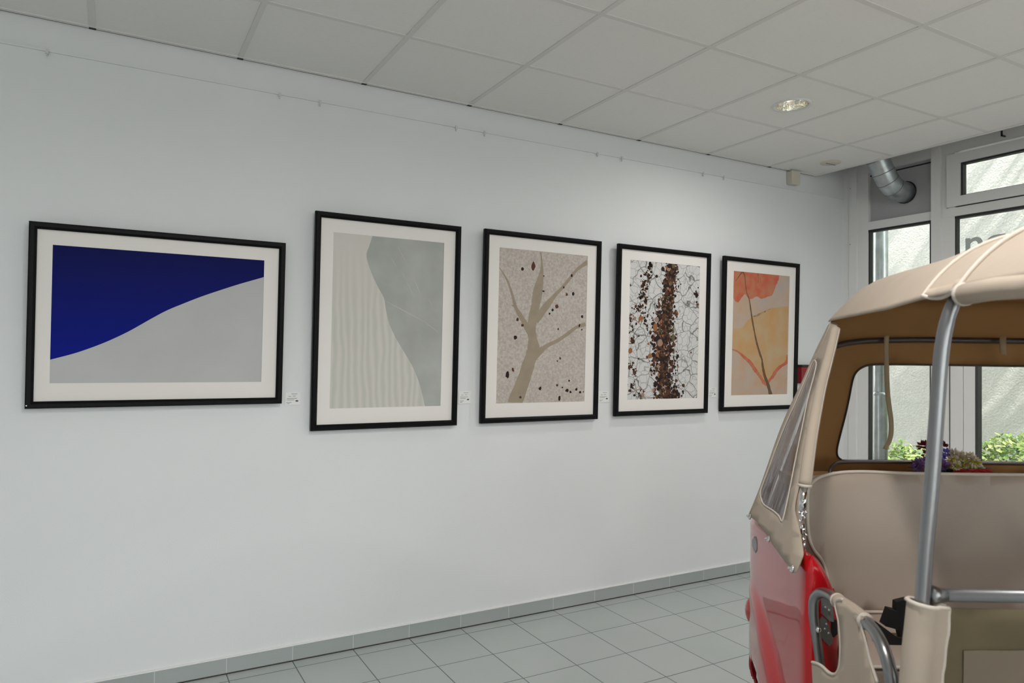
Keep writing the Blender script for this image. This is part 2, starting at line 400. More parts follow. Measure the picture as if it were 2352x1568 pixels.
M_leaf = [mat('leaf_green', (.22, .36, .08), .5, trans=.35), mat('leaf_pale', (.42, .50, .20), .5, trans=.35), mat('leaf_deep', (.09, .19, .05), .5, trans=.3)]
def shrub(loc, rx, ry, rz, n, label, seed):
    rnd = random.Random(seed)
    root = thing('shrub', label, 'shrub', loc, group=None)
    bm = bmesh.new()
    for _ in range(n):
        d = Vector((rnd.gauss(0, 1), rnd.gauss(0, 1), rnd.gauss(0, 1))).normalized()
        k = rnd.uniform(.72, 1.03)*(1+.12*noise.noise(d*2.5+Vector((seed, 0, 0))))
        p = Vector((d.x*rx*k, d.y*ry*k, rz+d.z*rz*k))
        if p.z < .02: p.z = rnd.uniform(.02, .2)
        a = Vector((rnd.gauss(0, 1), rnd.gauss(0, 1), rnd.gauss(0, .6))).normalized(); b = a.cross(d+Vector((0, 0, .3))).normalized()
        s = rnd.uniform(.022, .04)
        v = [bm.verts.new(p+q) for q in (-a*s, b*s*.45+d*s*.1, a*s, -b*s*.45+d*s*.1)]
        f = bm.faces.new(v); f.material_index = rnd.choice((0, 0, 1, 1, 2))
    me = bpy.data.meshes.new('foliage'); bm.to_mesh(me); bm.free(); link('foliage', me, M_leaf, root)
    bm = bmesh.new()
    for _ in range(9):
        q = Vector((rnd.uniform(-.6, .6)*rx, rnd.uniform(-.6, .6)*ry, rz*1.3)); tube(bm, [(q.x*.3, q.y*.3, 0), (q.x*.6, q.y*.6, rz*.6), q], [.014, .01, .005], 6)
    obj('stem', bm, mat('bark', (.12, .08, .05), .9), root)
shrub((6.6, .42, -.1), .45, .40, .43, 3800, 'low green leafy shrub outside, nearest the downpipe', 3)
shrub((6.6, -.60, -.1), .5, .50, .53, 5200, 'green leafy shrub outside the second window bay, seen right of the flowers', 4)
shrub((6.6, -1.72, -.1), .5, .50, .57, 5200, 'green leafy shrub outside, furthest from the downpipe', 5)

tr = thing('tree', 'added unseen tree dappling the sun in the passage, beyond the right picture edge', 'tree', (7.0, -2.3, -.1))  # invented tree, placed unseen to dapple sun onto the stucco
bm = bmesh.new(); rnd = random.Random(12)
for _ in range(1500):
    p = Vector((max(-.5, min(.5, rnd.gauss(0, .28))), max(-1.8, min(1.8, rnd.gauss(0, .75))), 5.4+rnd.gauss(0, .8)))
    a = Vector((rnd.gauss(0, 1), rnd.gauss(0, 1), rnd.gauss(0, 1))).normalized(); b = a.cross(Vector((rnd.gauss(0, 1), rnd.gauss(0, 1), rnd.gauss(0, 1)))).normalized(); q = rnd.uniform(.05, .10)
    f = bm.faces.new([bm.verts.new(p+w) for w in (-a*q, b*q*.5, a*q, -b*q*.5)]); f.material_index = rnd.choice((0, 0, 1, 2))
me = bpy.data.meshes.new('dapple_crown'); bm.to_mesh(me); bm.free(); link('dapple_crown', me, M_leaf, tr)
tubeo('trunk', [(0, 0, 0), (.03, .05, 2), (-.02, .1, 4), (0, .1, 6)], [.07, .06, .045, .015], mat('tree_bark', (.14, .10, .07), .9), tr, 10)

# ------------------------------------------------------------------ ventilation duct
du = thing('ventilation_duct', 'galvanised round ventilation duct elbowing out of the grey window panel', 'duct', (XW+.03, -.495, 2.82))
r_ = .078
dirs = [0, 0, 22, 45, 62, 62]
pts = [Vector((0, 0, 0)), Vector((-.10, 0, 0))]
for a, l in ((18, .06), (38, .07), (56, .075), (62, .10), (62, .12), (62, .35)):
    pts.append(pts[-1]+Vector((-math.cos(math.radians(a)), .10 if a > 20 else 0, math.sin(math.radians(a))))*l)
bm = bmesh.new(); tube(bm, pts, r_, 28); obj('pipe', bm, M_zinc, du)
for k in (2, 3, 4, 5, 6):
    t = (pts[k+1]-pts[k-1]).normalized() if k+1 < len(pts) else (pts[k]-pts[k-1]).normalized()
    tubeo('seam', [pts[k]-t*.003, pts[k]+t*.003], r_+.0022, M_bracket, du, 28)
bm = bmesh.new(); tube(bm, [(-.004, 0, 0), (-.012, 0, 0)], r_+.006, 28); obj('collar', bm, M_gasket, du)

# ------------------------------------------------------------------ ceiling fittings
def ring(bm, r, z, n=40): return [bm.verts.new((r*math.cos(2*PI*k/n), r*math.sin(2*PI*k/n), z)) for k in range(n)]
def lathe(bm, prof, n=40):
    R = [ring(bm, r, z, n) for r, z in prof]
    for a, b in zip(R, R[1:]):
        for k in range(n): bm.faces.new((a[k], a[(k+1) % n], b[(k+1) % n], b[k]))
M_refl = mat('faceted_reflector', (.85, .83, .74), .12, metal=1, bump=.6, bump_scale=40)
M_bulb = mat('lamp_tube', (1, .93, .75), .4, emis=1.6)
DL = [(3.345, -.967)]+[(x, y) for y in (-2.842, -4.717, -6.592) for x in (-1.655, .845, 3.345) if x > 0 or y < -6]  # first is seen; the unseen rest are invented to brighten the room
def downlight(x, y, label):
    dl = thing('recessed_downlight', label, 'ceiling light', (x, y, H-.004))
    bm = bmesh.new(); lathe(bm, [(.088, .001), (.098, -.003), (.108, -.002), (.109, .004)]); obj('rim', bm, M_white, dl, True)
    bm = bmesh.new(); lathe(bm, [(.088, .002), (.082, .03), (.066, .07), (.045, .10), (.02, .112), (.001, .113)], 24); obj('reflector', bm, M_refl, dl)
    for s in (-.018, .018): tubeo('lamp', [(s, -.05, .05), (s, .05, .05)], .010, M_bulb, dl, 12)
    l = bpy.data.lights.new('downlight', 'AREA'); l.shape = 'DISK'; l.size = .15; l.energy = DLW if y < -2 else 8; l.color = (1, .98, .95); l.spread = math.radians(170)
    o = bpy.data.objects.new('downlight', l); COL.objects.link(o); o.location = (x, y, H-.012)
for i, (x, y) in enumerate(DL):
    downlight(x, y, 'round recessed ceiling downlight with a faceted silver reflector' if i == 0 else 'added fill downlight in the ceiling, out of the picture, %s row, %s' % ('shopfront' if y < -6 else 'middle' if y < -4 else 'front', 'nearest the side wall' if x < 0 else 'above the middle of the room' if x < 2 else 'nearest the side windows'))
# the ceiling needs an opening for the fitting
ce = bpy.data.objects['ceiling']
bmc = bmesh.new()
for x, y in DL: tube(bmc, [(x, y, H-.05), (x, y, H+.1)], .092, 40)
mec = bpy.data.meshes.new('cut'); bmesh.ops.recalc_face_normals(bmc, faces=bmc.faces); bmc.to_mesh(mec); bmc.free()
oc = bpy.data.objects.new('cut', mec); COL.objects.link(oc)
md = ce.modifiers.new('hole', 'BOOLEAN'); md.object = oc; md.operation = 'DIFFERENCE'; md.solver = 'EXACT'
dg = bpy.context.evaluated_depsgraph_get(); me = bpy.data.meshes.new_from_object(ce.evaluated_get(dg)); ce.modifiers.clear(); ce.data = me
bpy.data.objects.remove(oc)

vt = thing('ceiling_vent', 'small cream slotted disc fitted in the ceiling tile by the wall corner', 'ceiling vent', (4.562, -.316, H))
bm = bmesh.new(); lathe(bm, [(.001, -.012), (.045, -.012), (.07, -.006), (.072, 0)], 32); obj('cover', bm, M_plastic, vt, True)
boxo('slot', (-.05, -.004, -.0145), (.05, .004, -.011), M_bracket, vt)
sp = tag(boxo('motion_sensor', (4.468, -.055, 2.885), (4.562, 0, 2.985), M_plastic, None, .006), 'small cream plastic sensor box high on the white wall', 'sensor')
rb = thing('alarm_box', 'small red wall box partly hidden behind the vehicle canopy', 'alarm box', (4.70, 0, 1.37))
boxo('housing', (-.11, -.05, 0), (.05, 0, .128), M_red_box, rb, .004)
boxo('lid', (-.115, -.058, .128), (.055, 0, .143), M_gasket, rb, .003)
M_hook = mat('white_hook', (.6, .61, .61), .5)
for i, x in enumerate((-.272, .712, .915, 1.69, 1.872, 2.685, 2.88, 3.60, 3.80)):
    wh = ['left end of the rail, above the blue picture', 'above the right end of the blue picture', 'above the left edge of the pale dune picture', 'above the right edge of the pale dune picture', 'above the left edge of the branching picture', 'above the right edge of the branching picture', 'above the left edge of the cracked earth picture', 'above the right edge of the cracked earth picture', 'above the left edge of the orange leaf picture'][i]
    bm = bmesh.new(); box(bm, (x-.006, -.016, 2.842), (x+.006, -.010, 2.862)); box(bm, (x-.003, -.012, 2.832), (x+.003, -.007, 2.842))
    tag(obj('rail_hook', bm, M_hook), 'tiny picture rail hook, '+wh, 'hook', 'hooks on the picture rail')

# ------------------------------------------------------------------ pictures
def homog(q):
    """unit square <- quad TL,TR,BR,BL in crop pixels"""
    import numpy as np
    src = q; dst = [(0, 0), (1, 0), (1, 1), (0, 1)]; A = []; b = []
    for (x, y), (s, t) in zip(src, dst):
        A.append([x, y, 1, 0, 0, 0, -s*x, -s*y]); b.append(s); A.append([0, 0, 0, x, y, 1, -t*x, -t*y]); b.append(t)
    h = np.linalg.solve(np.array(A, float), np.array(b, float))
    return lambda x, y: ((h[0]*x+h[1]*y+h[2])/(h[6]*x+h[7]*y+1), (h[3]*x+h[4]*y+h[5])/(h[6]*x+h[7]*y+1))
def picture(name, x0, x1, z0, z1, pr, label):
    """pr: print rectangle x0,x1,z0,z1 on the wall; returns root and print transform"""
    cx = (x0+x1)/2; w = x1-x0; h = z1-z0
    r = thing(name, label, 'framed picture', (cx, -.012, z0), 0)
    r.rotation_euler = (math.atan2(.024, h), 0, 0)
    fw = .030
    bm = bmesh.new(); prof = [(0, 0), (0, -.022), (.006, -.028), (.020, -.028), (.030, -.020), (.030, -.004)]
    C = [(-w/2, 0, 1, 1), (w/2, 0, -1, 1), (w/2, h, -1, -1), (-w/2, h, 1, -1)]
    R = [[bm.verts.new((c[0]+c[2]*a, b, c[1]+c[3]*a)) for a, b in prof] for c in C]
    for i in range(4):
        A, B = R[i], R[(i+1) % 4]
        for k in range(len(prof)-1): bm.faces.new((A[k], B[k], B[k+1], A[k+1]))
        bm.faces.new((A[-1], B[-1], B[0], A[0]))
    obj('frame', bm, M_blackwood, r)
    px0, px1, pz0, pz1 = pr[0]-cx, pr[1]-cx, pr[2]-z0, pr[3]-z0
    bm = bmesh.new(); e = .002                    # passepartout with a bevelled window
    o_ = [(-w/2+.028, .028), (w/2-.028, .028), (w/2-.028, h-.028), (-w/2+.028, h-.028)]; i_ = [(px0, pz0), (px1, pz0), (px1, pz1), (px0, pz1)]
    a = [bm.verts.new((p[0], -.010, p[1])) for p in o_]; b = [bm.verts.new((p[0], -.010, p[1])) for p in i_]; c = [bm.verts.new((p[0], -.0075, p[1])) for p in i_]
    for i in range(4): bm.faces.new((a[i], a[(i+1) % 4], b[(i+1) % 4], b[i])); bm.faces.new((b[i], b[(i+1) % 4], c[(i+1) % 4], c[i]))
    obj('passepartout', bm, M_mat, r)
    boxo('backing', (-w/2+.01, -.006, .01), (w/2-.01, -.003, h-.01), M_plastic, r)
    def mp(s, t, k=0): return Vector((px0+(px1-px0)*s, -.0078-.00025*k, pz1-(pz1-pz0)*t))
    return r, mp
def quad(bm, mp, k=0, mi=0, rect=(0, 0, 1, 1)):
    s0, t0, s1, t1 = rect
    f = bm.faces.new([bm.verts.new(mp(*p, k)) for p in ((s0, t0), (s1, t0), (s1, t1), (s0, t1))]); f.material_index = mi
def poly(bm, mp, pts, k, mi):
    pts = [(min(1, max(0, s)), min(1, max(0, t))) for s, t in pts]
    vs, es, fs, *_ = delaunay_2d_cdt([Vector(p) for p in pts], [(i, (i+1) % len(pts)) for i in range(len(pts))], [], 1, 1e-7)
    bv = [bm.verts.new(mp(p.x, p.y, k)) for p in vs]
    for f in fs: q = bm.faces.new([bv[i] for i in f]); q.material_index = mi
def blob(bm, mp, s, t, a, b, ang, k, mi, rnd, n=10, asp=1.4, jit=.18):
    """irregular ellipse, radii in print-height units"""
    P = []
    for i in range(n):
        q = 2*PI*i/n; rr = 1+rnd.uniform(-jit, jit); x = a*rr*math.cos(q); y = b*rr*math.sin(q)
        P.append((min(1, max(0, s+(x*math.cos(ang)-y*math.sin(ang))*asp)), min(1, max(0, t+x*math.sin(ang)+y*math.cos(ang)))))
    if max(p[0] for p in P)-min(p[0] for p in P) < 1e-4 or max(p[1] for p in P)-min(p[1] for p in P) < 1e-4: return
    c = bm.verts.new(mp(sum(p[0] for p in P)/n, sum(p[1] for p in P)/n, k)); R = [bm.verts.new(mp(*p, k)) for p in P]
    for i in range(n):
        f = bm.faces.new((c, R[i], R[(i+1) % n])); f.material_index = mi
def strip(bm, mp, pts, k, mi, asp=1.0, rnd=None, jit=0):
    """tapered branch; pts (s,t,width in s units)"""
    pts = crom(pts, 5); prev = None
    for i, (s, t, w) in enumerate(pts):
        s2, t2, _ = pts[min(i+1, len(pts)-1)]; s1, t1, _ = pts[max(i-1, 0)]
        dx, dy = (s2-s1)/asp, t2-t1; l = math.hypot(dx, dy) or 1; nx, ny = -dy/l, dx/l
        j = 1+(rnd.uniform(-jit, jit) if rnd else 0)
        cl = lambda q: min(1, max(0, q))
        a = bm.verts.new(mp(cl(s+nx*w/2*j), cl(t+ny*w/2*j/asp), k)); b = bm.verts.new(mp(cl(s-nx*w/2*j), cl(t-ny*w/2*j/asp), k))
        if prev:
            try: f = bm.faces.new((prev[0], a, b, prev[1])); f.material_index = mi
            except ValueError: pass
        prev = (a, b)
def rect_of(tl, tr, br, bl, y=-.03):
    p = [hit(*q, 1, y) for q in (tl, tr, br, bl)]
    return ((p[0].x+p[3].x)/2, (p[1].x+p[2].x)/2, (p[2].z+p[3].z)/2, (p[0].z+p[1].z)/2)

# --- picture 1: deep blue sky over a pale slope
q = [(273, 252), (1890, 352), (1870, 1293), (245, 1298)]; cv = lambda p: (40+p[0]/3.337, 490+p[1]/3.337)
r, mp = picture('framed_picture', -.317, .746, 1.300, 2.100, rect_of(*[cv(p) for p in q]), 'wide black-framed picture of deep blue sky above a pale slope')
Hm = homog(q)
M_sand1 = mat('print_pale_slope', (.52, .52, .52), .55, noise_amt=.10, noise_scale=2.2)
def blue_mat():
    M = mat('print_deep_blue', (.004, .008, .10), .5); nt = M.node_tree; b = nt.nodes['Principled BSDF']
    g = nt.nodes.new('ShaderNodeNewGeometry'); sx = nt.nodes.new('ShaderNodeSeparateXYZ'); nt.links.new(g.outputs['Position'], sx.inputs[0])
    mr = nt.nodes.new('ShaderNodeMapRange'); mr.inputs[1].default_value = 2.0; mr.inputs[2].default_value = 1.5; nt.links.new(sx.outputs[2], mr.inputs[0])
    mx = nt.nodes.new('ShaderNodeMix'); mx.data_type = 'RGBA'; mx.inputs[6].default_value = (.0015, .004, .075, 1); mx.inputs[7].default_value = (.0005, .007, .23, 1)
    nt.links.new(mr.outputs[0], mx.inputs[0]); nt.links.new(mx.outputs[2], b.inputs['Base Color']); return M
c1 = [Hm(*p) for p in [(248, 1120), (420, 1075), (560, 1028), (700, 972), (850, 900), (1000, 815), (1130, 745), (1260, 690), (1400, 635), (1560, 580), (1700, 535), (1890, 480)]]
bm = bmesh.new(); quad(bm, mp, 0, 0); poly(bm, mp, [(0, 0)]+[tuple(p) for p in crom(c1, 6)]+[(1, 0)], 1, 1)
obj('print', bm, [M_sand1, blue_mat()], r)
boxo('corner_pin', (-.5315+.004, -.0295, .012), (-.5315+.009, -.027, .016), M_chrome, r)

# --- picture 2: pale rippled sand beside a smooth shaded slope
q = [(218, 190), (955, 252), (935, 1340), (195, 1362)]; cv = lambda p: (690+p[0]/2.905, 470+p[1]/2.905)
r, mp = picture('framed_picture', .891, 1.709, 1.156, 2.279, rect_of(*[cv(p) for p in q]), 'tall black-framed picture of pale rippled sand beside a smooth grey dune')
Hm = homog(q)
def ripple_mat():
    M = mat('print_rippled_sand', (.60, .57, .53), .6); nt = M.node_tree; b = nt.nodes['Principled BSDF']
    tc = nt.nodes.new('ShaderNodeTexCoord'); mpn = nt.nodes.new('ShaderNodeMapping'); mpn.inputs['Rotation'].default_value = (0, .10, 0)
    wv = nt.nodes.new('ShaderNodeTexWave'); wv.bands_direction = 'X'; wv.inputs['Scale'].default_value = 8.5; wv.inputs['Distortion'].default_value = 5; wv.inputs['Detail'].default_value = 2; wv.inputs['Detail Scale'].default_value = 1.1
    mpn.inputs['Scale'].default_value = (1, 1, .35)
    nt.links.new(tc.outputs['Object'], mpn.inputs[0]); nt.links.new(mpn.outputs[0], wv.inputs['Vector'])
    sx = nt.nodes.new('ShaderNodeSeparateXYZ'); nt.links.new(tc.outputs['Object'], sx.inputs[0])
    fade = nt.nodes.new('ShaderNodeMapRange'); fade.inputs[1].default_value = .95; fade.inputs[2].default_value = .55; fade.inputs[3].default_value = .05; nt.links.new(sx.outputs[2], fade.inputs[0])
    mu = nt.nodes.new('ShaderNodeMath'); mu.operation = 'MULTIPLY'; nt.links.new(wv.outputs['Fac'], mu.inputs[0]); nt.links.new(fade.outputs[0], mu.inputs[1])
    mx = nt.nodes.new('ShaderNodeMix'); mx.data_type = 'RGBA'; mx.inputs[6].default_value = (.62, .595, .555, 1); mx.inputs[7].default_value = (.53, .53, .48, 1)
    nt.links.new(mu.outputs[0], mx.inputs[0]); nt.links.new(mx.outputs[2], b.inputs['Base Color']); return M
c2 = [Hm(*p) for p in [(478, 205), (455, 280), (437, 335), (450, 400), (480, 480), (520, 560), (555, 625), (570, 710), (590, 790), (625, 870), (665, 940), (720, 1030), (755, 1095), (790, 1180), (815, 1270), (832, 1346)]]
M_dune = mat('print_grey_dune', (.44, .455, .425), .6, noise_amt=.16, noise_scale=5)
M_streak = mat('print_dune_streak', (.50, .50, .46), .6)
bm = bmesh.new(); quad(bm, mp, 0, 0); poly(bm, mp, [tuple(p) for p in crom(c2, 5)]+[(1, 1), (1, 0)], 1, 1)
rnd = random.Random(5)
for a, b_, w in (((560, 640), (830, 780), 6), ((830, 780), (920, 850), 4), ((750, 480), (800, 600), 5), ((640, 270), (700, 380), 3), ((600, 350), (640, 420), 3), ((700, 500), (760, 620), 3), ((660, 420), (720, 540), 2), ((850, 620), (880, 680), 3)):
    p, s = Hm(*a), Hm(*b_); strip(bm, mp, [(p[0], p[1], .001), ((p[0]+s[0])/2, (p[1]+s[1])/2, w/740), (s[0], s[1], .001)], 2, 2, 1.5)
obj('print', bm, [ripple_mat(), M_dune, M_streak], r)

# --- picture 3: branching channel in pale mud with dark pebbles
q = [(182, 195), (843, 252), (825, 1345), (163, 1362)]; cv = lambda p: (1090+p[0]/3.268, 510+p[1]/3.268)
r, mp = picture('framed_picture', 1.860, 2.690, 1.160, 2.284, rect_of(*[cv(p) for p in q]), 'tall black-framed picture of a branching tree-like channel with dark pebbles')
Hm = homog(q)
M_mud = mat('print_pale_mud', (.56, .51, .465), .7, noise_amt=.28, noise_scale=75, col2=(.43, .375, .335))
M_chan = mat('print_channel', (.36, .295, .225), .7, noise_amt=.12, noise_scale=14)
M_peb = [mat('print_pebble_dark', (.03, .02, .018), .6), mat('print_pebble_brown', (.10, .045, .03), .6), mat('print_pebble_orange', (.30, .13, .06), .6), mat('print_pebble_olive', (.14, .11, .06), .6), mat('print_pebble_pale', (.35, .22, .17), .6)]
bm = bmesh.new(); quad(bm, mp, 0, 0)
rnd = random.Random(11)
BR = [[(300, 1370, 105), (370, 1180, 95), (410, 1050, 90), (440, 960, 88), (435, 880, 68), (425, 800, 66), (440, 700, 66), (455, 620, 62), (475, 500, 68), (495, 400, 36), (500, 320, 14), (490, 225, 8)],
      [(415, 830, 50), (345, 710, 34), (305, 640, 24), (280, 550, 18), (245, 450, 14), (205, 380, 8), (180, 345, 6)],
      [(450, 740, 60), (540, 625, 48), (600, 550, 28), (660, 485, 22), (720, 410, 22), (770, 350, 22), (848, 295, 34)],
      [(440, 1010, 70), (540, 930, 30), (620, 890, 27), (700, 835, 26), (760, 790, 24), (832, 765, 30)], [(305, 640, 14), (275, 625, 8)]]
for bi, B in enumerate(BR): strip(bm, mp, [(*Hm(x, y), w/661) for x, y, w in B], .6+.22*bi, 1, 1.62, rnd, .07)
for x, y, a, b_ in [(435,330,15,34),(355,355,10,12),(515,405,5,5),(513,519,9,6),(725,400,8,12),(665,490,6,8),(688,543,9,12),(737,537,9,15),(613,633,14,16),(582,660,9,11),(560,688,7,9),(805,708,9,12),(785,775,6,13),(803,805,6,8),(625,803,5,9),(320,733,9,13),(357,775,11,10),(305,868,12,15),(288,1110,8,14),(247,1145,14,26),(642,1022,7,10),(621,1043,5,7),(493,1248,10,14),(710,1190,7,8),(619,1224,9,10),(660,1240,8,6),(695,1263,13,13),(722,1275,8,10),(765,1255,9,10),(793,1276,10,10),(818,1273,5,7),(637,1322,9,22),(345,1315,9,9)]:
    s, t = Hm(x, y); blob(bm, mp, s, t, a/1130, b_/1130, rnd.uniform(-.3, .3), 2, 2+rnd.choice((0, 0, 1)), rnd, 10, 1.7, .2)
obj('print', bm, [M_mud, M_chan]+M_peb, r)

# --- picture 4: cracked pale earth with a band of brown pebbles
q = [(205, 208), (772, 252), (750, 1332), (177, 1345)]; cv = lambda p: (1390+p[0]/3.563, 540+p[1]/3.563)
r, mp = picture('framed_picture', 2.825, 3.635, 1.172, 2.284, rect_of(*[cv(p) for p in q]), 'tall black-framed picture of cracked white earth with a dark band of pebbles')
Hm = homog(q)
def crack_mat():
    M = mat('print_cracked_earth', (.6, .6, .6), .7); nt = M.node_tree; b = nt.nodes['Principled BSDF']
    tc = nt.nodes.new('ShaderNodeTexCoord')
    no = nt.nodes.new('ShaderNodeTexNoise'); no.inputs['Scale'].default_value = 9; nt.links.new(tc.outputs['Object'], no.inputs['Vector'])
    ad = nt.nodes.new('ShaderNodeMix'); ad.data_type = 'VECTOR'; ad.inputs[0].default_value = .07; nt.links.new(tc.outputs['Object'], ad.inputs[4]); nt.links.new(no.outputs['Color'], ad.inputs[5])
    fac = []
    for sc, w in ((11, .035), (22, .05)):
        v = nt.nodes.new('ShaderNodeTexVoronoi'); v.feature = 'DISTANCE_TO_EDGE'; v.inputs['Scale'].default_value = sc; nt.links.new(ad.outputs[1], v.inputs['Vector'])
        mr = nt.nodes.new('ShaderNodeMapRange'); mr.inputs[1].default_value = 0; mr.inputs[2].default_value = w; mr.inputs[3].default_value = 1; mr.inputs[4].default_value = 0; nt.links.new(v.outputs['Distance'], mr.inputs[0]); fac.append(mr.outputs[0])
    h = nt.nodes.new('ShaderNodeMath'); h.operation = 'MULTIPLY'; h.inputs[1].default_value = .55; nt.links.new(fac[1], h.inputs[0])
    mxm = nt.nodes.new('ShaderNodeMath'); mxm.operation = 'MAXIMUM'; nt.links.new(fac[0], mxm.inputs[0]); nt.links.new(h.outputs[0], mxm.inputs[1])
    mx = nt.nodes.new('ShaderNodeMix'); mx.data_type = 'RGBA'; mx.inputs[6].default_value = (.62, .61, .605, 1); mx.inputs[7].default_value = (.10, .09, .08, 1)
    nt.links.new(mxm.outputs[0], mx.inputs[0]); nt.links.new(mx.outputs[2], b.inputs['Base Color']); return M
bm = bmesh.new(); quad(bm, mp, 0, 0); rnd = random.Random(21)
band = [(215, 543, 42), (300, 538, 48), (380, 525, 42), (480, 515, 45), (580, 497, 58), (680, 480, 68), (780, 475, 78), (860, 470, 82), (960, 465, 85), (1060, 470, 85), (1160, 480, 65), (1250, 495, 82), (1345, 505, 95)]
def bandat(y):
    for a, b_ in zip(band, band[1:]):
        if a[0] <= y <= b_[0]: k = (y-a[0])/(b_[0]-a[0]); return a[1]+(b_[1]-a[1])*k, a[2]+(b_[2]-a[2])*k
    return band[-1][1:]
for i in range(1900):
    y = rnd.uniform(218, 1340); c, hw = bandat(y); x = c+max(-1.5, min(1.5, rnd.gauss(0, .52)))*hw
    s, t = Hm(x, y); a = abs(rnd.gauss(0, 5))+5
    mi = rnd.choices(range(5), (9, 5, .6, 1.8, .5))[0]
    blob(bm, mp, s, t, a/1110, a*rnd.uniform(.9, 1.5)/1110, rnd.uniform(-.5, .5), 1+i*.0012, 1+mi, rnd, 8, 1.75, .15)
ch = [(370, 245, 10, 14), (362, 275, 12, 10), (350, 330, 22, 16), (335, 385, 32, 16), (310, 400, 12, 10), (318, 460, 36, 18), (290, 500, 20, 14), (330, 540, 18, 8), (290, 590, 26, 10), (245, 600, 30, 8), (215, 680, 30, 8), (300, 690, 40, 14), (330, 740, 20, 6), (210, 760, 20, 6), (210, 860, 20, 8), (420, 580, 20, 5), (390, 840, 18, 14), (560, 840, 20, 12), (585, 440, 24, 8), (740, 480, 12, 8), (200, 1080, 20, 8), (235, 1120, 18, 8), (210, 1240, 25, 12), (290, 1290, 30, 8), (380, 1100, 25, 10), (570, 1070, 22, 10), (610, 1280, 30, 6), (430, 1250, 30, 16), (750, 560, 10, 3)]
for x0, y0, sp_, n in ch:
    for _ in range(n*2):
        s, t = Hm(x0+rnd.gauss(0, sp_*.6), y0+rnd.gauss(0, sp_*.8)); a = abs(rnd.gauss(0, 3.5))+3
        if 0 < s < 1 and 0 < t < 1: blob(bm, mp, s, t, a/1110, a*rnd.uniform(.9, 1.5)/1110, rnd.uniform(-.5, .5), 1, 1+rnd.choices(range(5), (6, 3, .8, 1, .6))[0], rnd, 8, 1.75, .15)
for x, y, a, b_, mi in [(405,755,20,32,2),(418,690,20,22,4),(445,880,24,30,4),(203,945,18,24,2),(362,988,20,20,2),(292,680,24,18,2),(240,683,12,16,4),(205,683,14,12,1),(745,490,14,20,0),(418,338,12,13,0),(291,338,9,11,0),(203,413,9,9,0),(700,957,8,10,1),(272,825,7,8,0),(633,1278,9,12,0),(305,1305,14,15,4),(235,1310,10,10,0),(285,1250,9,11,4),(555,835,13,30,3),(330,540,12,20,0),(343,665,8,10,0),(325,700,14,14,0),(758,425,6,8,0),(270,1010,8,7,0),(225,1045,12,9,1),(192,1080,9,16,1),(237,1125,15,16,1)]:
    s, t = Hm(x, y); blob(bm, mp, s, t, a/1110, b_/1110, 0, 4, 1+mi, rnd, 12, 1.75, .1)
obj('print', bm, [crack_mat()]+M_peb, r)

# --- picture 5: orange leaf on stone
q = [(215, 208), (733, 262), (715, 1345), (198, 1360)]; cv = lambda p: (1630+p[0]/4.021, 570+p[1]/4.021)
r, mp = picture('framed_picture', 3.763, 4.555, 1.178, 2.281, rect_of(*[cv(p) for p in q]), 'tall black-framed picture of an orange-red leaf on stone, beside the vehicle')
Hm = homog(q)
M_st = mat('print_peach_stone', (.50, .335, .235), .7, noise_amt=.3, noise_scale=7, col2=(.47, .385, .32))
M_lf = mat('print_leaf_ochre', (.52, .30, .13), .7, noise_amt=.25, noise_scale=6, col2=(.50, .36, .22))
M_rd = mat('print_leaf_red', (.52, .125, .075), .7, noise_amt=.3, noise_scale=14, col2=(.47, .20, .11))
M_vein = mat('print_leaf_vein', (.17, .10, .055), .7)
M_lav = mat('print_stone_grey', (.44, .37, .34), .7, noise_amt=.25, noise_scale=8, col2=(.50, .36, .26))
bm = bmesh.new(); quad(bm, mp, 0, 0); rnd = random.Random(31)
def jag(P, k=6, a=4):
    o_ = crom(P, k); return [Hm(x+rnd.uniform(-a, a), y+rnd.uniform(-a, a)) for x, y in o_]
P_leaf = [(215, 740), (300, 730), (380, 640), (560, 560), (722, 540)]
low = [(715, 1070), (650, 1100), (610, 1150), (590, 1185), (560, 1220), (540, 1250), (520, 1270), (500, 1240), (465, 1180), (435, 1150), (410, 1110), (375, 1060), (320, 1010), (260, 955), (205, 935)]
poly(bm, mp, [Hm(*p) for p in crom(P_leaf, 4)]+jag(low, 5, 4), 1, 1)
poly(bm, mp, jag([(640, 250), (735, 262), (730, 420), (640, 480), (560, 560), (420, 640), (370, 560), (380, 475), (470, 470), (560, 440), (610, 360)], 3, 3), 1, 4)
up = [(215, 200), (640, 245), (625, 310), (600, 370), (575, 430), (520, 455), (470, 465), (430, 445), (395, 465), (360, 470), (345, 450), (322, 425), (290, 460), (262, 495), (235, 492), (212, 455)]
poly(bm, mp, [Hm(*up[0])]+jag(up[1:], 4, 3), 2, 2)
for P in ([(205, 935, 10), (262, 958, 16), (322, 1010, 26), (376, 1058, 30), (412, 1112, 34), (440, 1150, 26), (470, 1190, 24), (502, 1240, 30), (525, 1268, 16)],
          [(718, 985, 24), (712, 1050, 36), (650, 1095, 26), (610, 1138, 30), (588, 1178, 28), (558, 1212, 26), (535, 1245, 20)]):
    strip(bm, mp, [(*Hm(x, y), w/518) for x, y, w in P], 2, 2, 2.1, rnd, .2)
for P in ([(296, 210, 14), (318, 260, 8), (326, 340, 7), (338, 410, 6), (360, 470, 8), (378, 580, 12), (395, 690, 14), (415, 790, 12), (435, 880, 16), (465, 980, 18), (483, 1030, 14), (490, 1090, 20), (510, 1180, 24), (540, 1260, 26), (565, 1352, 32)],
          [(292, 222, 14), (262, 262, 7), (232, 305, 4)], [(438, 235, 5), (446, 280, 3), (440, 320, 2)], [(456, 275, 3), (472, 325, 2)]):
    strip(bm, mp, [(*Hm(x, y), w/518) for x, y, w in P], 3, 3, 2.1, rnd, .15)
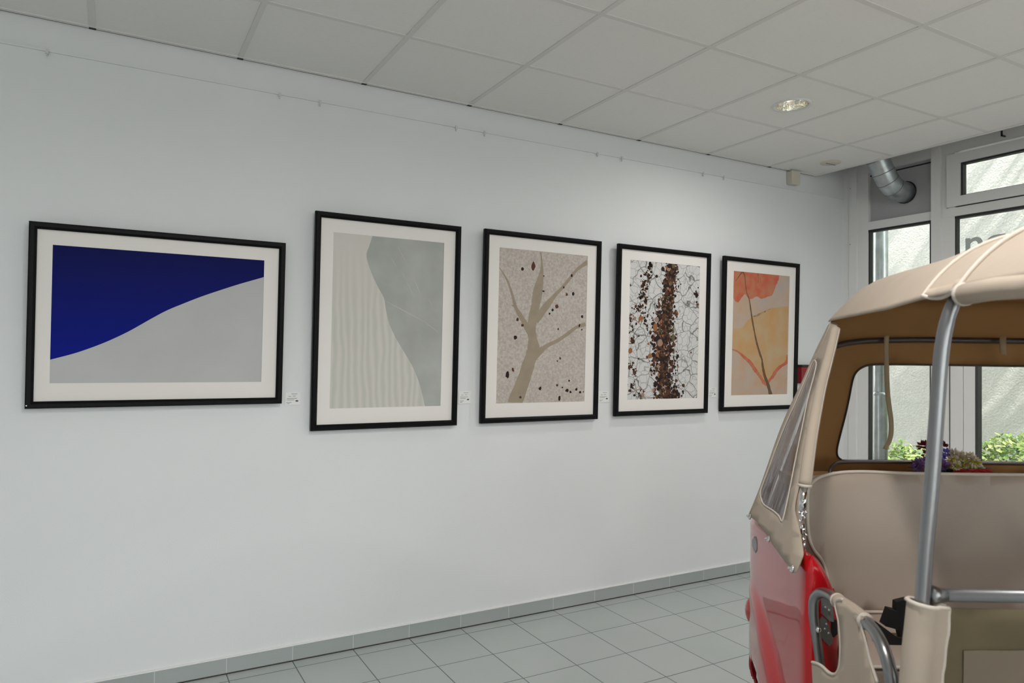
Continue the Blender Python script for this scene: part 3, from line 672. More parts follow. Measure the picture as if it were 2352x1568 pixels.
obj('print', bm, [M_st, M_lf, M_rd, M_vein, M_lav], r)

# caption cards beside the pictures
M_card = mat('white_card', (.80, .80, .79), .6); M_ink = mat('grey_ink', (.22, .22, .22), .7); M_ink2 = mat('dark_ink', (.06, .06, .06), .7)
for i, (x0, x1, z0, z1, lb) in enumerate(((.768, .843, 1.288, 1.352, 'white caption card on the wall right of the blue sky picture'), (1.732, 1.808, 1.275, 1.345, 'white caption card on the wall right of the rippled sand picture'), (2.716, 2.80, 1.262, 1.332, 'white caption card on the wall right of the branching picture'), (3.672, 3.748, 1.277, 1.345, 'white caption card on the wall right of the cracked earth picture'))):
    c = thing('caption_card', lb, 'caption card', ((x0+x1)/2, 0, z0), group='caption cards beside the pictures')
    w, h = x1-x0, z1-z0
    boxo('card', (-w/2, -.003, 0), (w/2, 0, h), M_card, c)
    bm = bmesh.new()
    for a, b, t in ((.40, .80, .88), (.22, .40, .70), (.5, .70, .72), (.12, .78, .54), (.12, .60, .42), (.08, .42, .22), (.12, .30, .12)):
        box(bm, (-w/2+a*w, -.0034, h*t-.0012), (-w/2+b*w, -.003, h*t+.0012), 0)
    rr_ = [(-w/2+.78*w+.10*w*math.cos(q_*PI/8), h*.33+.06*h*math.sin(q_*PI/8)) for q_ in range(16)]
    f = bm.faces.new([bm.verts.new((a, -.0036, b)) for a, b in rr_]); f.material_index = 1
    obj('printed_text', bm, [M_ink, M_ink2], c)
# ==== VEHICLE: red three-wheeled passenger scooter with a beige canvas top ====
OR = CAM + F0*DC + R0*LC
veh = thing('three_wheeler', 'red three-wheeled passenger vehicle with a beige canvas canopy on the tiled floor', 'vehicle', (OR.x, OR.y, 0), -YAW)
def mirrored(o, keep=None):
    me = o.data.copy()
    for v in me.vertices: v.co.x = -v.co.x
    me.flip_normals()
    c = bpy.data.objects.new(o.name, me); COL.objects.link(c); c.parent = o.parent
    for md in o.modifiers:
        if md.type == 'SOLIDIFY':
            n = c.modifiers.new(md.name, 'SOLIDIFY'); n.thickness = md.thickness; n.offset = md.offset
            n.material_offset = md.material_offset; n.material_offset_rim = md.material_offset_rim
    for ch in list(o.children):
        k = mirrored(ch); k.parent = c
    return c
VP = lambda u, v, D: V(at(u, v, D))
def vt_(name, pts, r, m, parent=None, n=12, closed=False): return tubeo(name, [V(p) for p in pts], r, m, parent or veh, n, closed)

# --- body tub -------------------------------------------------------
path = crom([(.885, 1.93), (.875, 1.90), (.855, 1.880), (.815, 1.868), (.786, 1.874), (.778, 1.90), (.785, 1.98), (.797, 2.10), (.820, 2.30), (.845, 2.48), (.868, 2.575), (.90, 2.655), (.97, 2.71), (1.10, 2.735), (1.35, 2.745), (1.56, 2.745)], 6)
def ztop(L, D):
    if D < 1.96 and L > .795: return 1.035-.10*min(1, (L-.795)/.07)**1.6
    return 1.035-.055*min(1, max(0, (D-1.9)/.7))
def arch(D, z): return math.sqrt(((D-2.5)/.55)**2+((z-.20)/.55)**2)
bm = bmesh.new(); rows = 46; grid = []
for i, (L, D) in enumerate(path):
    L2, D2 = path[min(i+1, len(path)-1)]; L1, D1 = path[max(i-1, 0)]
    nx, ny = -(D2-D1), (L2-L1); l = math.hypot(nx, ny); nx, ny = nx/l, ny/l   # outward normal (towards -L on the side)
    if nx > 0 and D > 1.95 and L < 1.0: nx, ny = -nx, -ny
    zt = ztop(L, D); col = []
    for j in range(rows+1):
        t = j/rows; z = .30+(zt-.30)*t; off = 0
        if z < .47: off -= .9*(.47-z)**1.6
        e = max(0, (t-.955)/.045); off -= .022*e*e
        side = 1 if (L < .9 and 1.95 < D < 2.64) else 0
        if side:
            a = arch(D, z); s = min(1, max(0, (1.06-a)/.09)); off += .026*s*s*(3-2*s)*min(1, (D-1.95)/.12)*min(1, max(0, (2.60-D)/.35))
        d = -1 if nx > 0 else 1
        ox, oy = (nx*off, ny*off) if nx < 0 or L > .93 else (nx*off, ny*off)
        if L > 1.0: ox, oy = 0, off
        elif D < 1.9 and L > .80: ox, oy = 0, -off
        col.append(bm.verts.new(V((L+ox, D+oy, z))))
    grid.append(col)
for i in range(len(path)-1):
    for j in range(rows):
        f = bm.faces.new((grid[i][j], grid[i+1][j], grid[i+1][j+1], grid[i][j+1])); f.smooth = True
dele = [f for f in bm.faces if (lambda c: c.x < -.6 and ((c.y+DC-2.37)/.26)**2+((c.z-.20)/.345)**2 < 1 and c.y+DC > 1.95)(f.calc_center_median())]
bmesh.ops.delete(bm, geom=dele, context='FACES')
me = bpy.data.meshes.new('body_side'); bm.to_mesh(me); bm.free()
bs = link('body_side', me, M_red, veh)
sn = sum(f.normal.x*f.area for f in me.polygons)   # thickness goes inwards
solid(bs, .012, None, -1 if sn < 0 else 1)
bs2 = mirrored(bs)
# wheel arch liner
bm = bmesh.new(); tube(bm, [V((.90, 2.34, .22)), V((1.10, 2.34, .22))], .265, 28, False); obj('wheel_housing', bm, M_dark, veh, True)
# engine deck + floor pan + seat plinth
bm = bmesh.new(); box(bm, V((1.12, 2.10, .34)), V((2.0, 2.62, .60))); box(bm, V((.88, -.35, .26)), V((2.24, 2.10, .33))); obj('floor_pan', bm, M_dark, veh)
bm = bmesh.new(); box(bm, V((.885, 1.80, .33)), V((2.235, 2.10, .62))); obj('seat_plinth', bm, mat('brown_plinth', (.10, .075, .055), .8), veh)
boxo('parcel_shelf', V((.93, 2.225, 1.13)), V((2.19, 2.47, 1.165)), M_lining, veh)

# tail lamp, filler cap
def ball(bm, c, rx, ry, rz, n=16, m_=10):
    R = []
    for j in range(m_+1):
        a = -PI/2+PI*j/m_
        R.append([bm.verts.new((c[0]+rx*math.cos(a)*math.cos(2*PI*k/n), c[1]+ry*math.cos(a)*math.sin(2*PI*k/n), c[2]+rz*math.sin(a))) for k in range(n)])
    for A, B in zip(R, R[1:]):
        for k in range(n):
            try: f = bm.faces.new((A[k], A[(k+1) % n], B[(k+1) % n], B[k])); f.smooth = True
            except ValueError: pass
bm = bmesh.new(); c = VP(1727, 1402, 2.55); ball(bm, c, .022, .034, .047); lamp = obj('tail_lamp', bm, M_lens, veh, True); tag(lamp, 'rounded red tail lamp'); mirrored(lamp)
c = VP(1741, 1250, 2.43)
bm = bmesh.new(); ball(bm, c+Vector((.008, 0, 0)), .010, .036, .055); rc = obj('filler_recess', bm, mat('shaded_recess_red', (.22, .003, .006), .35), veh, True)  # darker red on this dome paints the shade of a recess
bm = bmesh.new(); tube(bm, [c+Vector((.012, 0, 0)), c+Vector((-.010, -.003, 0)), c+Vector((-.013, -.003, 0))], [.025, .025, .021], 24)
for k in range(12):
    a = 2*PI*k/12; p = c+Vector((0, .025*math.cos(a), .025*math.sin(a))); tube(bm, [p+Vector((.010, 0, 0)), p+Vector((-.010, -.003, 0))], .0035, 8)
obj('cap', bm, M_steel, rc)

# --- rear wheels ----------------------------------------------------
def wheel(L, D, r=.225):
    bm = bmesh.new(); n = 36; prof = [(-.045, .14), (-.055, .18), (-.05, r-.012), (-.03, r), (.03, r), (.05, r-.012), (.055, .18), (.045, .14)]
    R = [[bm.verts.new(V((L, D, r))+Vector((x, q*math.cos(2*PI*k/n), q*math.sin(2*PI*k/n)))) for k in range(n)] for x, q in prof]
    for A, B in zip(R, R[1:]+R[:1]):
        for k in range(n): bm.faces.new((A[k], A[(k+1) % n], B[(k+1) % n], B[k]))
    w = obj('wheel', bm, M_rubber, veh, True)
    bm = bmesh.new(); tube(bm, [V((L-.02, D, r)), V((L+.02, D, r))], .142, 28); tube(bm, [V((L-.045, D, r)), V((L+.045, D, r))], .04, 18); obj('rim', bm, M_steel, w)
wheel(.99, 2.37); wheel(2*LC-.99, 2.37); wheel(LC, -.15)

# --- bench: backrest, cushion --------------------------------------
def backD(L, z): 
    d = abs(L-LC); l = LC-d
    return 2.13+.09*(z-.80)/.4-.21*math.exp(-max(0, (l-.80)/.13)**1.6)
bo = [(2100,1087),(1990,1083),(1940,1084),(1905,1089),(1880,1097),(1864,1110),(1856,1130),(1855,1180),(1858,1230),(1868,1260),(1886,1284),(1897,1310),(1903,1340),(1909,1366),(1930,1388),(1960,1402),(1985,1405),(2100,1406)]
half = [on(u, v, backD, 2.1) for u, v in bo]
zt, zb_ = half[0][2], half[-1][2]
half = [(LC, 0, zt)]+half+[(LC, 0, zb_)]
hl = crom([(p[0], p[2]) for p in half], 4)
outl = hl+[(2*LC-p[0], p[1]) for p in hl[::-1]][1:-1]
def bmap(L, z, k=0):
    p = V((L, backD(L, z), z)); p.y += k; return p
bm = bmesh.new(); sheet(bm, outl, [], lambda L, z: bmap(L, z), .035)
me_ = obj('backrest', bm, M_vinyl, veh, True); solid(me_, .05, None, 1)
# make the padding go backwards whichever way the normals point
n0 = me_.data.polygons[0].normal
me_.modifiers[0].offset = -1 if sum(f.normal.y for f in me_.data.polygons) < 0 else 1
tubeo('piping', [bmap(L, z, .001) for L, z in outl], .0048, M_piping, me_, 8, True)
bm = bmesh.new(); cz = zb_-.004
box(bm, V((.875, 1.765, .63)), V((2*LC-.875, 2.15, cz)))
bmesh.ops.bevel(bm, geom=bm.edges[:], offset=.018, segments=4, affect='EDGES', profile=.5)
cu_ = obj('seat_cushion', bm, M_vinyl, veh, True)
pz = at(2040, 1533, 1.766)[2]
tubeo('piping', [V((.90, 1.768, pz)), V((2*LC-.90, 1.768, pz))], .0045, M_piping, cu_, 8)

# --- black seat belt lying on the cushion ---------------------------
def ribbon(bm, pts, w, wd, t=.003):
    P = [Vector(p) for p in pts]; A = []
    for i, p in enumerate(P):
        A.append([bm.verts.new(p+wd*(s*w/2)+Vector((0, 0, q))) for s, q in ((-1, 0), (1, 0), (1, t), (-1, t))])
    for a, b in zip(A, A[1:]):
        for k in range(4): bm.faces.new((a[k], a[(k+1) % 4], b[(k+1) % 4], b[k]))
    bm.faces.new(A[0][::-1]); bm.faces.new(A[-1])
bm = bmesh.new()
def prism(bm, pts, D, th, mi=0, skew=0):
    a = [bm.verts.new(VP(u, v, D+skew*(v-pts[0][1]))) for u, v in pts]; b = [bm.verts.new(q.co+Vector((0, th, 0))) for q in a]
    bm.faces.new(a); bm.faces.new(b[::-1])
    for i in range(len(a)): bm.faces.new((a[i], a[(i+1) % len(a)], b[(i+1) % len(b)], b[i]))
prism(bm, [(2059, 1382), (2092, 1374), (2120, 1376), (2120, 1484), (2074, 1484), (2063, 1440), (2057, 1425)], 1.93, .02)
prism(bm, [(2046, 1400), (2062, 1404), (2066, 1447), (2034, 1438), (2033, 1436)], 1.92, .03)
bt = obj('seat_belt', bm, M_black, veh)
bm = bmesh.new(); prism(bm, [(1998, 1421), (2008, 1424), (2062, 1464), (2092, 1470), (2090, 1484), (2044, 1483), (2036, 1476)], 1.895, .012); obj('strap', bm, M_black, bt)

# --- tubes: front post, cross bar, side rail -------------------------
pp = [(2098,1600),(2106,1500),(2118,1385),(2128,1250),(2141,1100),(2151,960),(2159,850),(2166,785),(2177,733),(2190,695),(2202,662)]
pr_ = [.0132]*7+[.0130,.0125,.0115,.0105]
cc = crom([at(u, v, 1.33) for u, v in pp], 5); rr_ = [pr_[min(len(pr_)-1, i//5)] for i in range(len(cc))]
low = cc[0]; cc = [(low[0]-.03, 1.33, .36)]+cc; rr_ = [.0132]+rr_
bm = bmesh.new(); tube(bm, [V(p) for p in cc], rr_, 20); post = obj('post', bm, M_steel, veh, True)
bm = bmesh.new(); c = VP(2198, 686, 1.315); tube(bm, [c, c+Vector((0, -.03, .004))], .008, 10); tube(bm, [c+Vector((.012, .0, -.006)), c+Vector((.02, -.01, .02))], .010, 10); obj('bolt', bm, M_dkmetal, post, True)
mirrored(post)
a = at(2150, 1366, 1.335)
vt_('cross_bar', [a, (2*LC-a[0], 1.335, a[2])], .0120, M_steel, None, 18)
bm = bmesh.new(); p0 = V(at(2133, 1365, 1.335)); tube(bm, [p0, V(a), V(a)+Vector((.018, 0, 0))], [.020, .016, .0123], 18); wf = obj('weld_collar', bm, M_steel, veh, True); mirrored(wf)
rail = [(1893,1640,1.87),(1888,1568,1.87),(1880,1500,1.87),(1872,1440,1.87),(1868.5,1402,1.868),(1871,1374,1.862),(1884,1361,1.84),(1903,1365,1.80),(1930,1383,1.725),(1960,1403,1.645),(1988,1426,1.57),(2011,1452,1.51),(2029,1488,1.462),(2041,1527,1.437),(2049,1568,1.425),(2056,1640,1.42)]
rp = crom([at(*q) for q in rail], 5)
rl = vt_('side_rail', rp, .0128, M_steel, None, 18); mirrored(rl)

# --- canvas door panel with its cut-outs -----------------------------
LD = .772
def plL(L0): return lambda u, v: V(at(u, v, L0/((ray(u, v).dot(R0))/(ray(u, v).dot(F0)))))
md_ = plL(LD)
cv5 = lambda P: [(1820+x/6.877, 1340+y/6.877) for x, y in P]
cut = cv5([(315, 1240), (400, 1262), (480, 1312), (560, 1390), (640, 1432), (700, 1415), (738, 1340), (758, 1200), (765, 1000), (755, 800), (738, 600), (703, 440), (684, 330), (705, 268), (760, 246), (800, 250)])
railtop = cv5([(870, 320), (1000, 430), (1130, 540)])
right = cv5([(1105, 600), (1100, 690), (1135, 820), (1180, 1000), (1230, 1220), (1290, 1400), (1345, 1568)])
bottom = [(2030, 1640), (2045, 1740), (1960, 1800), (1880, 1760), (1871, 1640)]
cutc = crom(cut, 4); rightc = crom(right, 4)
bm = bmesh.new(); sheet(bm, cutc+railtop+rightc+bottom, [], lambda u, v: md_(u, v), 14)
dc = obj('canvas_door', bm, M_canvas, veh, True); solid(dc, .004, None, 0)
tubeo('piping', [md_(*p) for p in cutc], .0038, M_piping, dc, 8)
tubeo('piping', [md_(*p) for p in rightc], .0034, M_piping, dc, 8)
i0 = min(range(len(rp)), key=lambda i: abs(rp[i][1]-1.735)); i1 = min(range(len(rp)), key=lambda i: abs(rp[i][1]-1.565))
tubeo('rail_sleeve', [V(p) for p in rp[i0:i1+1]], .0165, M_canvas, dc, 18)
for i in (i0, i1):
    t = (Vector(rp[i+1])-Vector(rp[i-1])).normalized()*.004
    tubeo('piping', [V(Vector(rp[i])-t), V(Vector(rp[i])+t)], .0180, M_piping, dc, 18)
mirrored(dc)

# --- latch bracket on the body front face ----------------------------
bm = bmesh.new()
prism(bm, [(1879, 1372), (1889, 1366), (1905, 1380), (1914, 1396), (1915, 1428), (1905, 1426), (1890, 1412), (1880, 1402)], 1.868, .006)
prism(bm, [(1878, 1428), (1889, 1414), (1900, 1424), (1906, 1444), (1912, 1462), (1912, 1476), (1906, 1483), (1895, 1474), (1884, 1458)], 1.866, .006)
br = obj('latch_bracket', bm, M_bracket, veh)
for u, v in ((1896, 1394), (1904, 1400), (1894, 1443), (1898, 1432), (1903, 1453), (1881, 1377)):
    bm = bmesh.new(); ball(bm, VP(u, v, 1.864), .0035, .003, .0035, 8, 6); obj('rivet', bm, M_chrome, br, True)
bm = bmesh.new(); prism(bm, [(1904, 1428), (1922, 1424), (1924, 1456), (1915, 1464), (1906, 1446), (1902, 1434)], 1.875, .01); obj('lever', bm, M_black, br)
bm = bmesh.new(); ball(bm, VP(1880, 1446, 1.855), .007, .006, .008, 10, 8); obj('knob', bm, M_chrome, br, True)

# --- rear side post: canvas sleeve, chrome linkage -------------------
sl = [(1849, 1113, 1.98), (1856, 1060, 2.0), (1864, 1005, 2.03), (1874, 950, 2.06), (1886, 890, 2.09), (1900, 835, 2.12), (1913, 785, 2.15), (1920, 755, 2.17)]
sp_ = crom([at(*q) for q in sl], 4)
rs = vt_('post_sleeve', sp_, [.0175-.004*i/(len(sp_)-1) for i in range(len(sp_))], M_canvas, None, 14)
edge = crom([at(u+12-4*i/7, v, D-.012) for i, (u, v, D) in enumerate(sl)], 4)
tubeo('piping', [V(p) for p in edge], .0022, M_piping, rs, 6)
tubeo('piping', [V(at(1849, 1111, 1.98)), V(at(1848.6, 1117, 1.98))], .0192, M_piping, rs, 14)
mirrored(rs)
bm = bmesh.new()
lk = [at(1848, 1118, 1.98), at(1845, 1150, 1.97), at(1843, 1172, 1.965)]
tube(bm, [V(p) for p in lk], .0105, 14)
tube(bm, [VP(1843, 1172, 1.965), VP(1842, 1196, 1.96)], .006, 10)
tube(bm, [VP(1842, 1202, 1.96), VP(1845, 1228, 1.955)], .0085, 12)
tube(bm, [VP(1845, 1232, 1.955), VP(1848, 1272, 1.95)], .0048, 10)
for u, v, r_2 in ((1836, 1176, .005), (1851, 1176, .005), (1844, 1150, .005), (1842, 1184, .0065), (1851, 1228, .005), (1840, 1212, .004), (1845, 1238, .007), (1848, 1276, .005), (1838, 1196, .004), (1848, 1188, .004)):
    ball(bm, VP(u, v, 1.945), r_2, r_2, r_2, 10, 8)
lkg = obj('chrome_linkage', bm, M_chrome, veh, True); mirrored(lkg)

# --- roof ------------------------------------------------------------
EK = [(.30, .84), (.8, .785), (1.25, .787), (1.42, .82), (1.72, .905), (1.98, .955), (2.25, 1.005), (2.32, 1.03)]
def ledge(D):
    for a, b in zip(EK, EK[1:]):
        if D <= b[0]: return a[1]+(b[1]-a[1])*max(0, (D-a[0])/(b[0]-a[0]))
    return EK[-1][1]
def rz_(L, D):
    le = ledge(D); w = LC-le; q = min(1, max(0, 1-abs(L-LC)/w))
    base = 1.676-.02*max(0, (.7-D)) + (.006 if D < 1.3 else 0)
    bow = .012*math.exp(-((D-1.33)/.12)**2)
    rear = -.10*max(0, (D-2.12)/.20)**2.2*min(1, q*6)
    return base+.145*(1-(1-q)**7.5)+rear
bm = bmesh.new(); Dn = [ .30+2.0*i/60 for i in range(61)]; Ln = [0, .005, .012, .022, .035, .05, .07, .095, .125, .16, .2, .25, .3, .36, .42, .5]
Ln = Ln+[1-x for x in Ln[::-1][1:]]
G = [[bm.verts.new(V((ledge(D)+(2*LC-2*ledge(D))*q, D, rz_(ledge(D)+(2*LC-2*ledge(D))*q, D)+.0015*noise.noise(Vector((q*8, D*5, 0)))))) for q in Ln] for D in Dn]
for a, b in zip(G, G[1:]):
    for k in range(len(Ln)-1): f = bm.faces.new((a[k], a[k+1], b[k+1], b[k])); f.smooth = True
bmesh.ops.recalc_face_normals(bm, faces=bm.faces)
if sum(f.normal.z for f in bm.faces) < 0: bmesh.ops.reverse_faces(bm, faces=bm.faces)
me = bpy.data.meshes.new('canopy_roof'); bm.to_mesh(me); bm.free(); roof = link('canopy_roof', me, M_canvas, veh); solid(roof, .005, M_lining, -1)
for D in (1.42, 1.25):
    pts = []
    for i in range(61):
        q = i/60; q = q*q*(3-2*q) if False else q
        L = ledge(D)+(2*LC-2*ledge(D))*q; pts.append(V((L, D, rz_(L, D)+.002)))
    # denser near the edges
    pts = [V((L, D, rz_(L, D)+.002)) for L in [ledge(D)+(2*LC-2*ledge(D))*q for q in Ln]]
    tubeo('seam_piping', [Vector(p) for p in crom([tuple(p) for p in pts], 3)], .0042, M_piping, roof, 8)
# drooping hem between the seams, piped
hem = crom([at(2119, 679, 1.42), at(2140, 684, 1.385), at(2163, 683, 1.345), at(2183, 673, 1.30), at(2203, 654, 1.25)], 5)
bm = bmesh.new(); A = []
for i, p in enumerate(hem):
    D = p[1]; A.append((bm.verts.new(V(p)), bm.verts.new(V((ledge(D)+.012, D, rz_(ledge(D)+.012, D))))))
for a, b in zip(A, A[1:]): f = bm.faces.new((a[0], b[0], b[1], a[1])); f.smooth = True
hf = obj('hem_flap', bm, M_canvas, roof, True); solid(hf, .003, None, 0)
tubeo('piping', [V(p) for p in hem], .004, M_piping, hf, 8)
# rolled side curtain along the front half of the roof
rl_ = []
for i in range(12):
    D = 1.245-.9*i/11; rl_.append(V((ledge(D)+.006, D, 1.668+.002*math.sin(i*2))))
rc_ = tubeo('rolled_side_curtain', rl_, .019, M_canvas, veh, 16); mirrored(rc_)
tubeo('piping', [rl_[0]+Vector((0, .004, 0)), rl_[0]+Vector((0, -.003, 0))], .021, M_piping, rc_, 16)

# --- side curtain with vinyl window ----------------------------------
A_, B_, C_ = Vector(at(1827, 1315, 1.865)), Vector(at(1722, 1182, 2.47)), Vector(at(1908, 742, 2.25))
nrm = (B_-A_).cross(C_-A_).normalized()
def mside(u, v, k=0):
    d0 = Vector((ray(u, v).dot(R0), ray(u, v).dot(F0), ray(u, v).z)); o0 = Vector((0, 0, CAM.z))
    t = nrm.dot(A_-o0)/nrm.dot(d0); p = o0+d0*t
    w = noise.noise(Vector((p.y*7, p.z*5, 1)))*.004
    return V(p+nrm*(w+k))
so = [(1905,742),(1893,765),(1878,795),(1858,836),(1838,880),(1816,928),(1795,978),(1775,1030),(1757,1082),(1743,1122),(1728,1160),(1719,1183),(1728,1190),(1745,1205),(1767,1240),(1785,1265),(1805,1293),(1822,1315),(1830,1305),(1838,1285),(1842,1272),(1840,1250),(1833,1205),(1824,1168),(1829,1130),(1837,1090),(1845,1050),(1851,1010),(1860,960),(1868,915),(1882,880),(1900,842),(1910,815),(1917,790),(1920,745)]
so = [ (u, v) for u, v in crom(so, 3, True)]
swp = [(1871,827),(1864,836),(1853,862),(1840,893),(1825,930),(1810,963),(1795,1000),(1780,1038),(1766,1076),(1754,1108),(1747,1130),(1750,1148),(1757,1160),(1775,1172),(1790,1185),(1797,1197),(1802,1183),(1809,1150),(1817,1110),(1826,1062),(1835,1015),(1845,965),(1855,915),(1866,872),(1874,838)]
sw = crom(swp, 3, True)
bm = bmesh.new(); sheet(bm, so, [sw], lambda u, v: mside(u, v), 18)
me = bpy.data.meshes.new('side_curtain'); 
bmesh.ops.recalc_face_normals(bm, faces=bm.faces)
if sum(f.normal.x for f in bm.faces) > 0: bmesh.ops.reverse_faces(bm, faces=bm.faces)
bm.to_mesh(me); bm.free(); sc = link('side_curtain', me, M_canvas, veh); solid(sc, .004, M_lining, -1)
def vinyl(name, alpha, col, streak):
    M = bpy.data.materials.new(name); M.use_nodes = True; nt = M.node_tree; b = nt.nodes['Principled BSDF']
    b.inputs['Base Color'].default_value = (*col, 1); b.inputs['Roughness'].default_value = .18
    tr = nt.nodes.new('ShaderNodeBsdfTransparent'); ms = nt.nodes.new('ShaderNodeMixShader'); ms.inputs[0].default_value = alpha
    nt.links.new(tr.outputs[0], ms.inputs[1]); nt.links.new(b.outputs[0], ms.inputs[2]); nt.links.new(ms.outputs[0], nt.nodes['Material Output'].inputs[0])
    if streak:
        tc = nt.nodes.new('ShaderNodeTexCoord'); mp_ = nt.nodes.new('ShaderNodeMapping'); mp_.inputs['Scale'].default_value = (10, 10, 1.6); mp_.inputs['Rotation'].default_value = (.35, 0, 0)
        n = nt.nodes.new('ShaderNodeTexNoise'); n.inputs['Scale'].default_value = 2.2; n.inputs['Detail'].default_value = 4; n.inputs['Distortion'].default_value = 1
        nt.links.new(tc.outputs['Object'], mp_.inputs[0]); nt.links.new(mp_.outputs[0], n.inputs['Vector'])
        mr = nt.nodes.new('ShaderNodeMapRange'); mr.inputs[1].default_value = .35; mr.inputs[2].default_value = .65; mr.inputs[3].default_value = alpha-.25; mr.inputs[4].default_value = alpha+.25
        nt.links.new(n.outputs['Fac'], mr.inputs[0]); nt.links.new(mr.outputs[0], ms.inputs[0])
        bp = nt.nodes.new('ShaderNodeBump'); bp.inputs['Strength'].default_value = .5; bp.inputs['Distance'].default_value = .02; nt.links.new(n.outputs['Fac'], bp.inputs['Height']); nt.links.new(bp.outputs[0], b.inputs['Normal'])
    return M
M_vin = vinyl('clouded_vinyl', .55, (.30, .27, .28), True); M_vin2 = vinyl('clear_vinyl', .07, (.7, .7, .7), False)
bm = bmesh.new(); sheet(bm, sw, [], lambda u, v: mside(u, v, 0), 14); wv = obj('window_film', bm, M_vin, sc, True); tag(wv, 'clouded transparent film')
tubeo('piping', [mside(u, v, 0) for u, v in sw], .0028, M_piping, sc, 6, True)
for u, v in ((1724, 1187), (1766, 1238), (1821, 1307)):
    c = mside(u, v, 0); s = -1 if nrm.x > 0 else 1
    n_ = (nrm*s).normalized()
    if n_.x > 0: n_ = -n_
    bm = bmesh.new(); tube(bm, [c, c+n_*.004, c+n_*.007], [.010, .010, .006], 14); tube(bm, [c+n_*.006, c+n_*.014], .0035, 8); obj('fastener', bm, M_chrome, sc, True)
mirrored(sc)

# --- rear curtain with clear window ----------------------------------
def rearD(L, z): return 2.60-.48*(z-1.0)
hw_ = [(2200,839),(2050,837),(1998,838),(1976,845),(1963,857),(1956,875),(1948,915),(1938,960),(1928,1000),(1921,1030),(1922,1046),(1930,1054),(1944,1056.5),(2100,1057.5)]
hq = [on(u, v, rearD, 2.4) for u, v in hw_]
hq = [(LC, 0, hq[0][2])]+hq+[(LC, 0, hq[-1][2])]
hl = crom([(p[0], p[2]) for p in hq], 3); hole = hl+[(2*LC-p[0], p[1]) for p in hl[::-1]][1:-1]
top = [];
for i in range(25):
    L = 1.035+(2*LC-2.07)*i/24; top.append((L, rz_(L, 2.29)-.004))
out_ = [(.93, .99), (.985, 1.3), (1.02, 1.60)]+top+[(2*LC-1.02, 1.60), (2*LC-.985, 1.3), (2*LC-.93, .99)]
def mrear(L, z, k=0):
    D = rearD(L, z)+.006*noise.noise(Vector((L*5, z*6, 4)))
    if z > 1.6: D = max(rearD(L, 1.6)-(z-1.6)*.12, 2.28)+.0
    return V((L, D+k, z))
bm = bmesh.new(); sheet(bm, out_, [hole], lambda L, z: mrear(L, z), .05)
bmesh.ops.recalc_face_normals(bm, faces=bm.faces)
if sum(f.normal.y for f in bm.faces) < 0: bmesh.ops.reverse_faces(bm, faces=bm.faces)
me = bpy.data.meshes.new('rear_curtain'); bm.to_mesh(me); bm.free(); rcu = link('rear_curtain', me, M_canvas, veh); solid(rcu, .004, M_lining, -1)
bm = bmesh.new(); sheet(bm, hole, [], lambda L, z: mrear(L, z, -.003), .08); wv = obj('window_film', bm, M_vin2, rcu, True)
tubeo('window_edge', [mrear(L, z, -.006) for L, z in hole], .0032, M_dkmetal, rcu, 6, True)
# side gusset between side curtain and rear curtain
bm = bmesh.new(); A = []
for i in range(12):
    z = 1.0+.66*i/11; a = V((.93+.1*i/11*.95, rearD(0, z), z)); 
    b = B_+(C_-B_)*(i/11); A.append((bm.verts.new(V(tuple(b))), bm.verts.new(a+Vector((0, -.001, 0)))))
for a, b in zip(A, A[1:]): f = bm.faces.new((a[0], b[0], b[1], a[1])); f.smooth = True
gu = obj('corner_gusset', bm, M_canvas, rcu, True); solid(gu, .003, None, 0); mirrored(gu)

# frame tubes, straps inside the canopy
fl = [at(1906, 1090, 2.36), at(1909, 1076, 2.37), at(1918, 1065, 2.38), at(1934, 1061, 2.385), at(1980, 1060, 2.385)]
z_ = fl[-1][2]; fl = crom(fl, 4); full = fl+[(2*LC-p[0], p[1], p[2]) for p in fl[::-1]]
vt_('lower_bow', full, .0065, M_dkmetal, None, 10)
fu = crom([at(1921, 794, 2.24), at(1945, 788, 2.25), at(1985, 783, 2.26), at(2040, 781, 2.265), at(2110, 780, 2.27)], 4)
fu = fu+[(2*LC-p[0], p[1], p[2]) for p in fu[::-1]]
bw = vt_('upper_bow', fu, .0095, M_dkmetal, None, 12)
def strapo(pts, w, D, name='hanging_strap', m_=M_strap):
    bm = bmesh.new(); A = []
    for i, (u, v) in enumerate(pts):
        p = VP(u, v, D-.0005*i); q = VP(u+w, v+ (3 if i == len(pts)-1 else 0), D-.0005*i); A.append((bm.verts.new(p), bm.verts.new(q)))
    for a, b in zip(A, A[1:]): bm.faces.new((a[0], b[0], b[1], a[1]))
    o = obj(name, bm, m_, veh, True); solid(o, .002, None, 0); return o
strapo(crom([(2031, 770), (2030, 800), (2031, 850), (2033, 900), (2037, 935), (2041, 965), (2041, 995), (2036, 1015), (2027, 1030)], 4), 11, 2.238)
strapo([(2296, 772), (2296, 800), (2297, 812)], 15, 2.238, 'strap_tab')

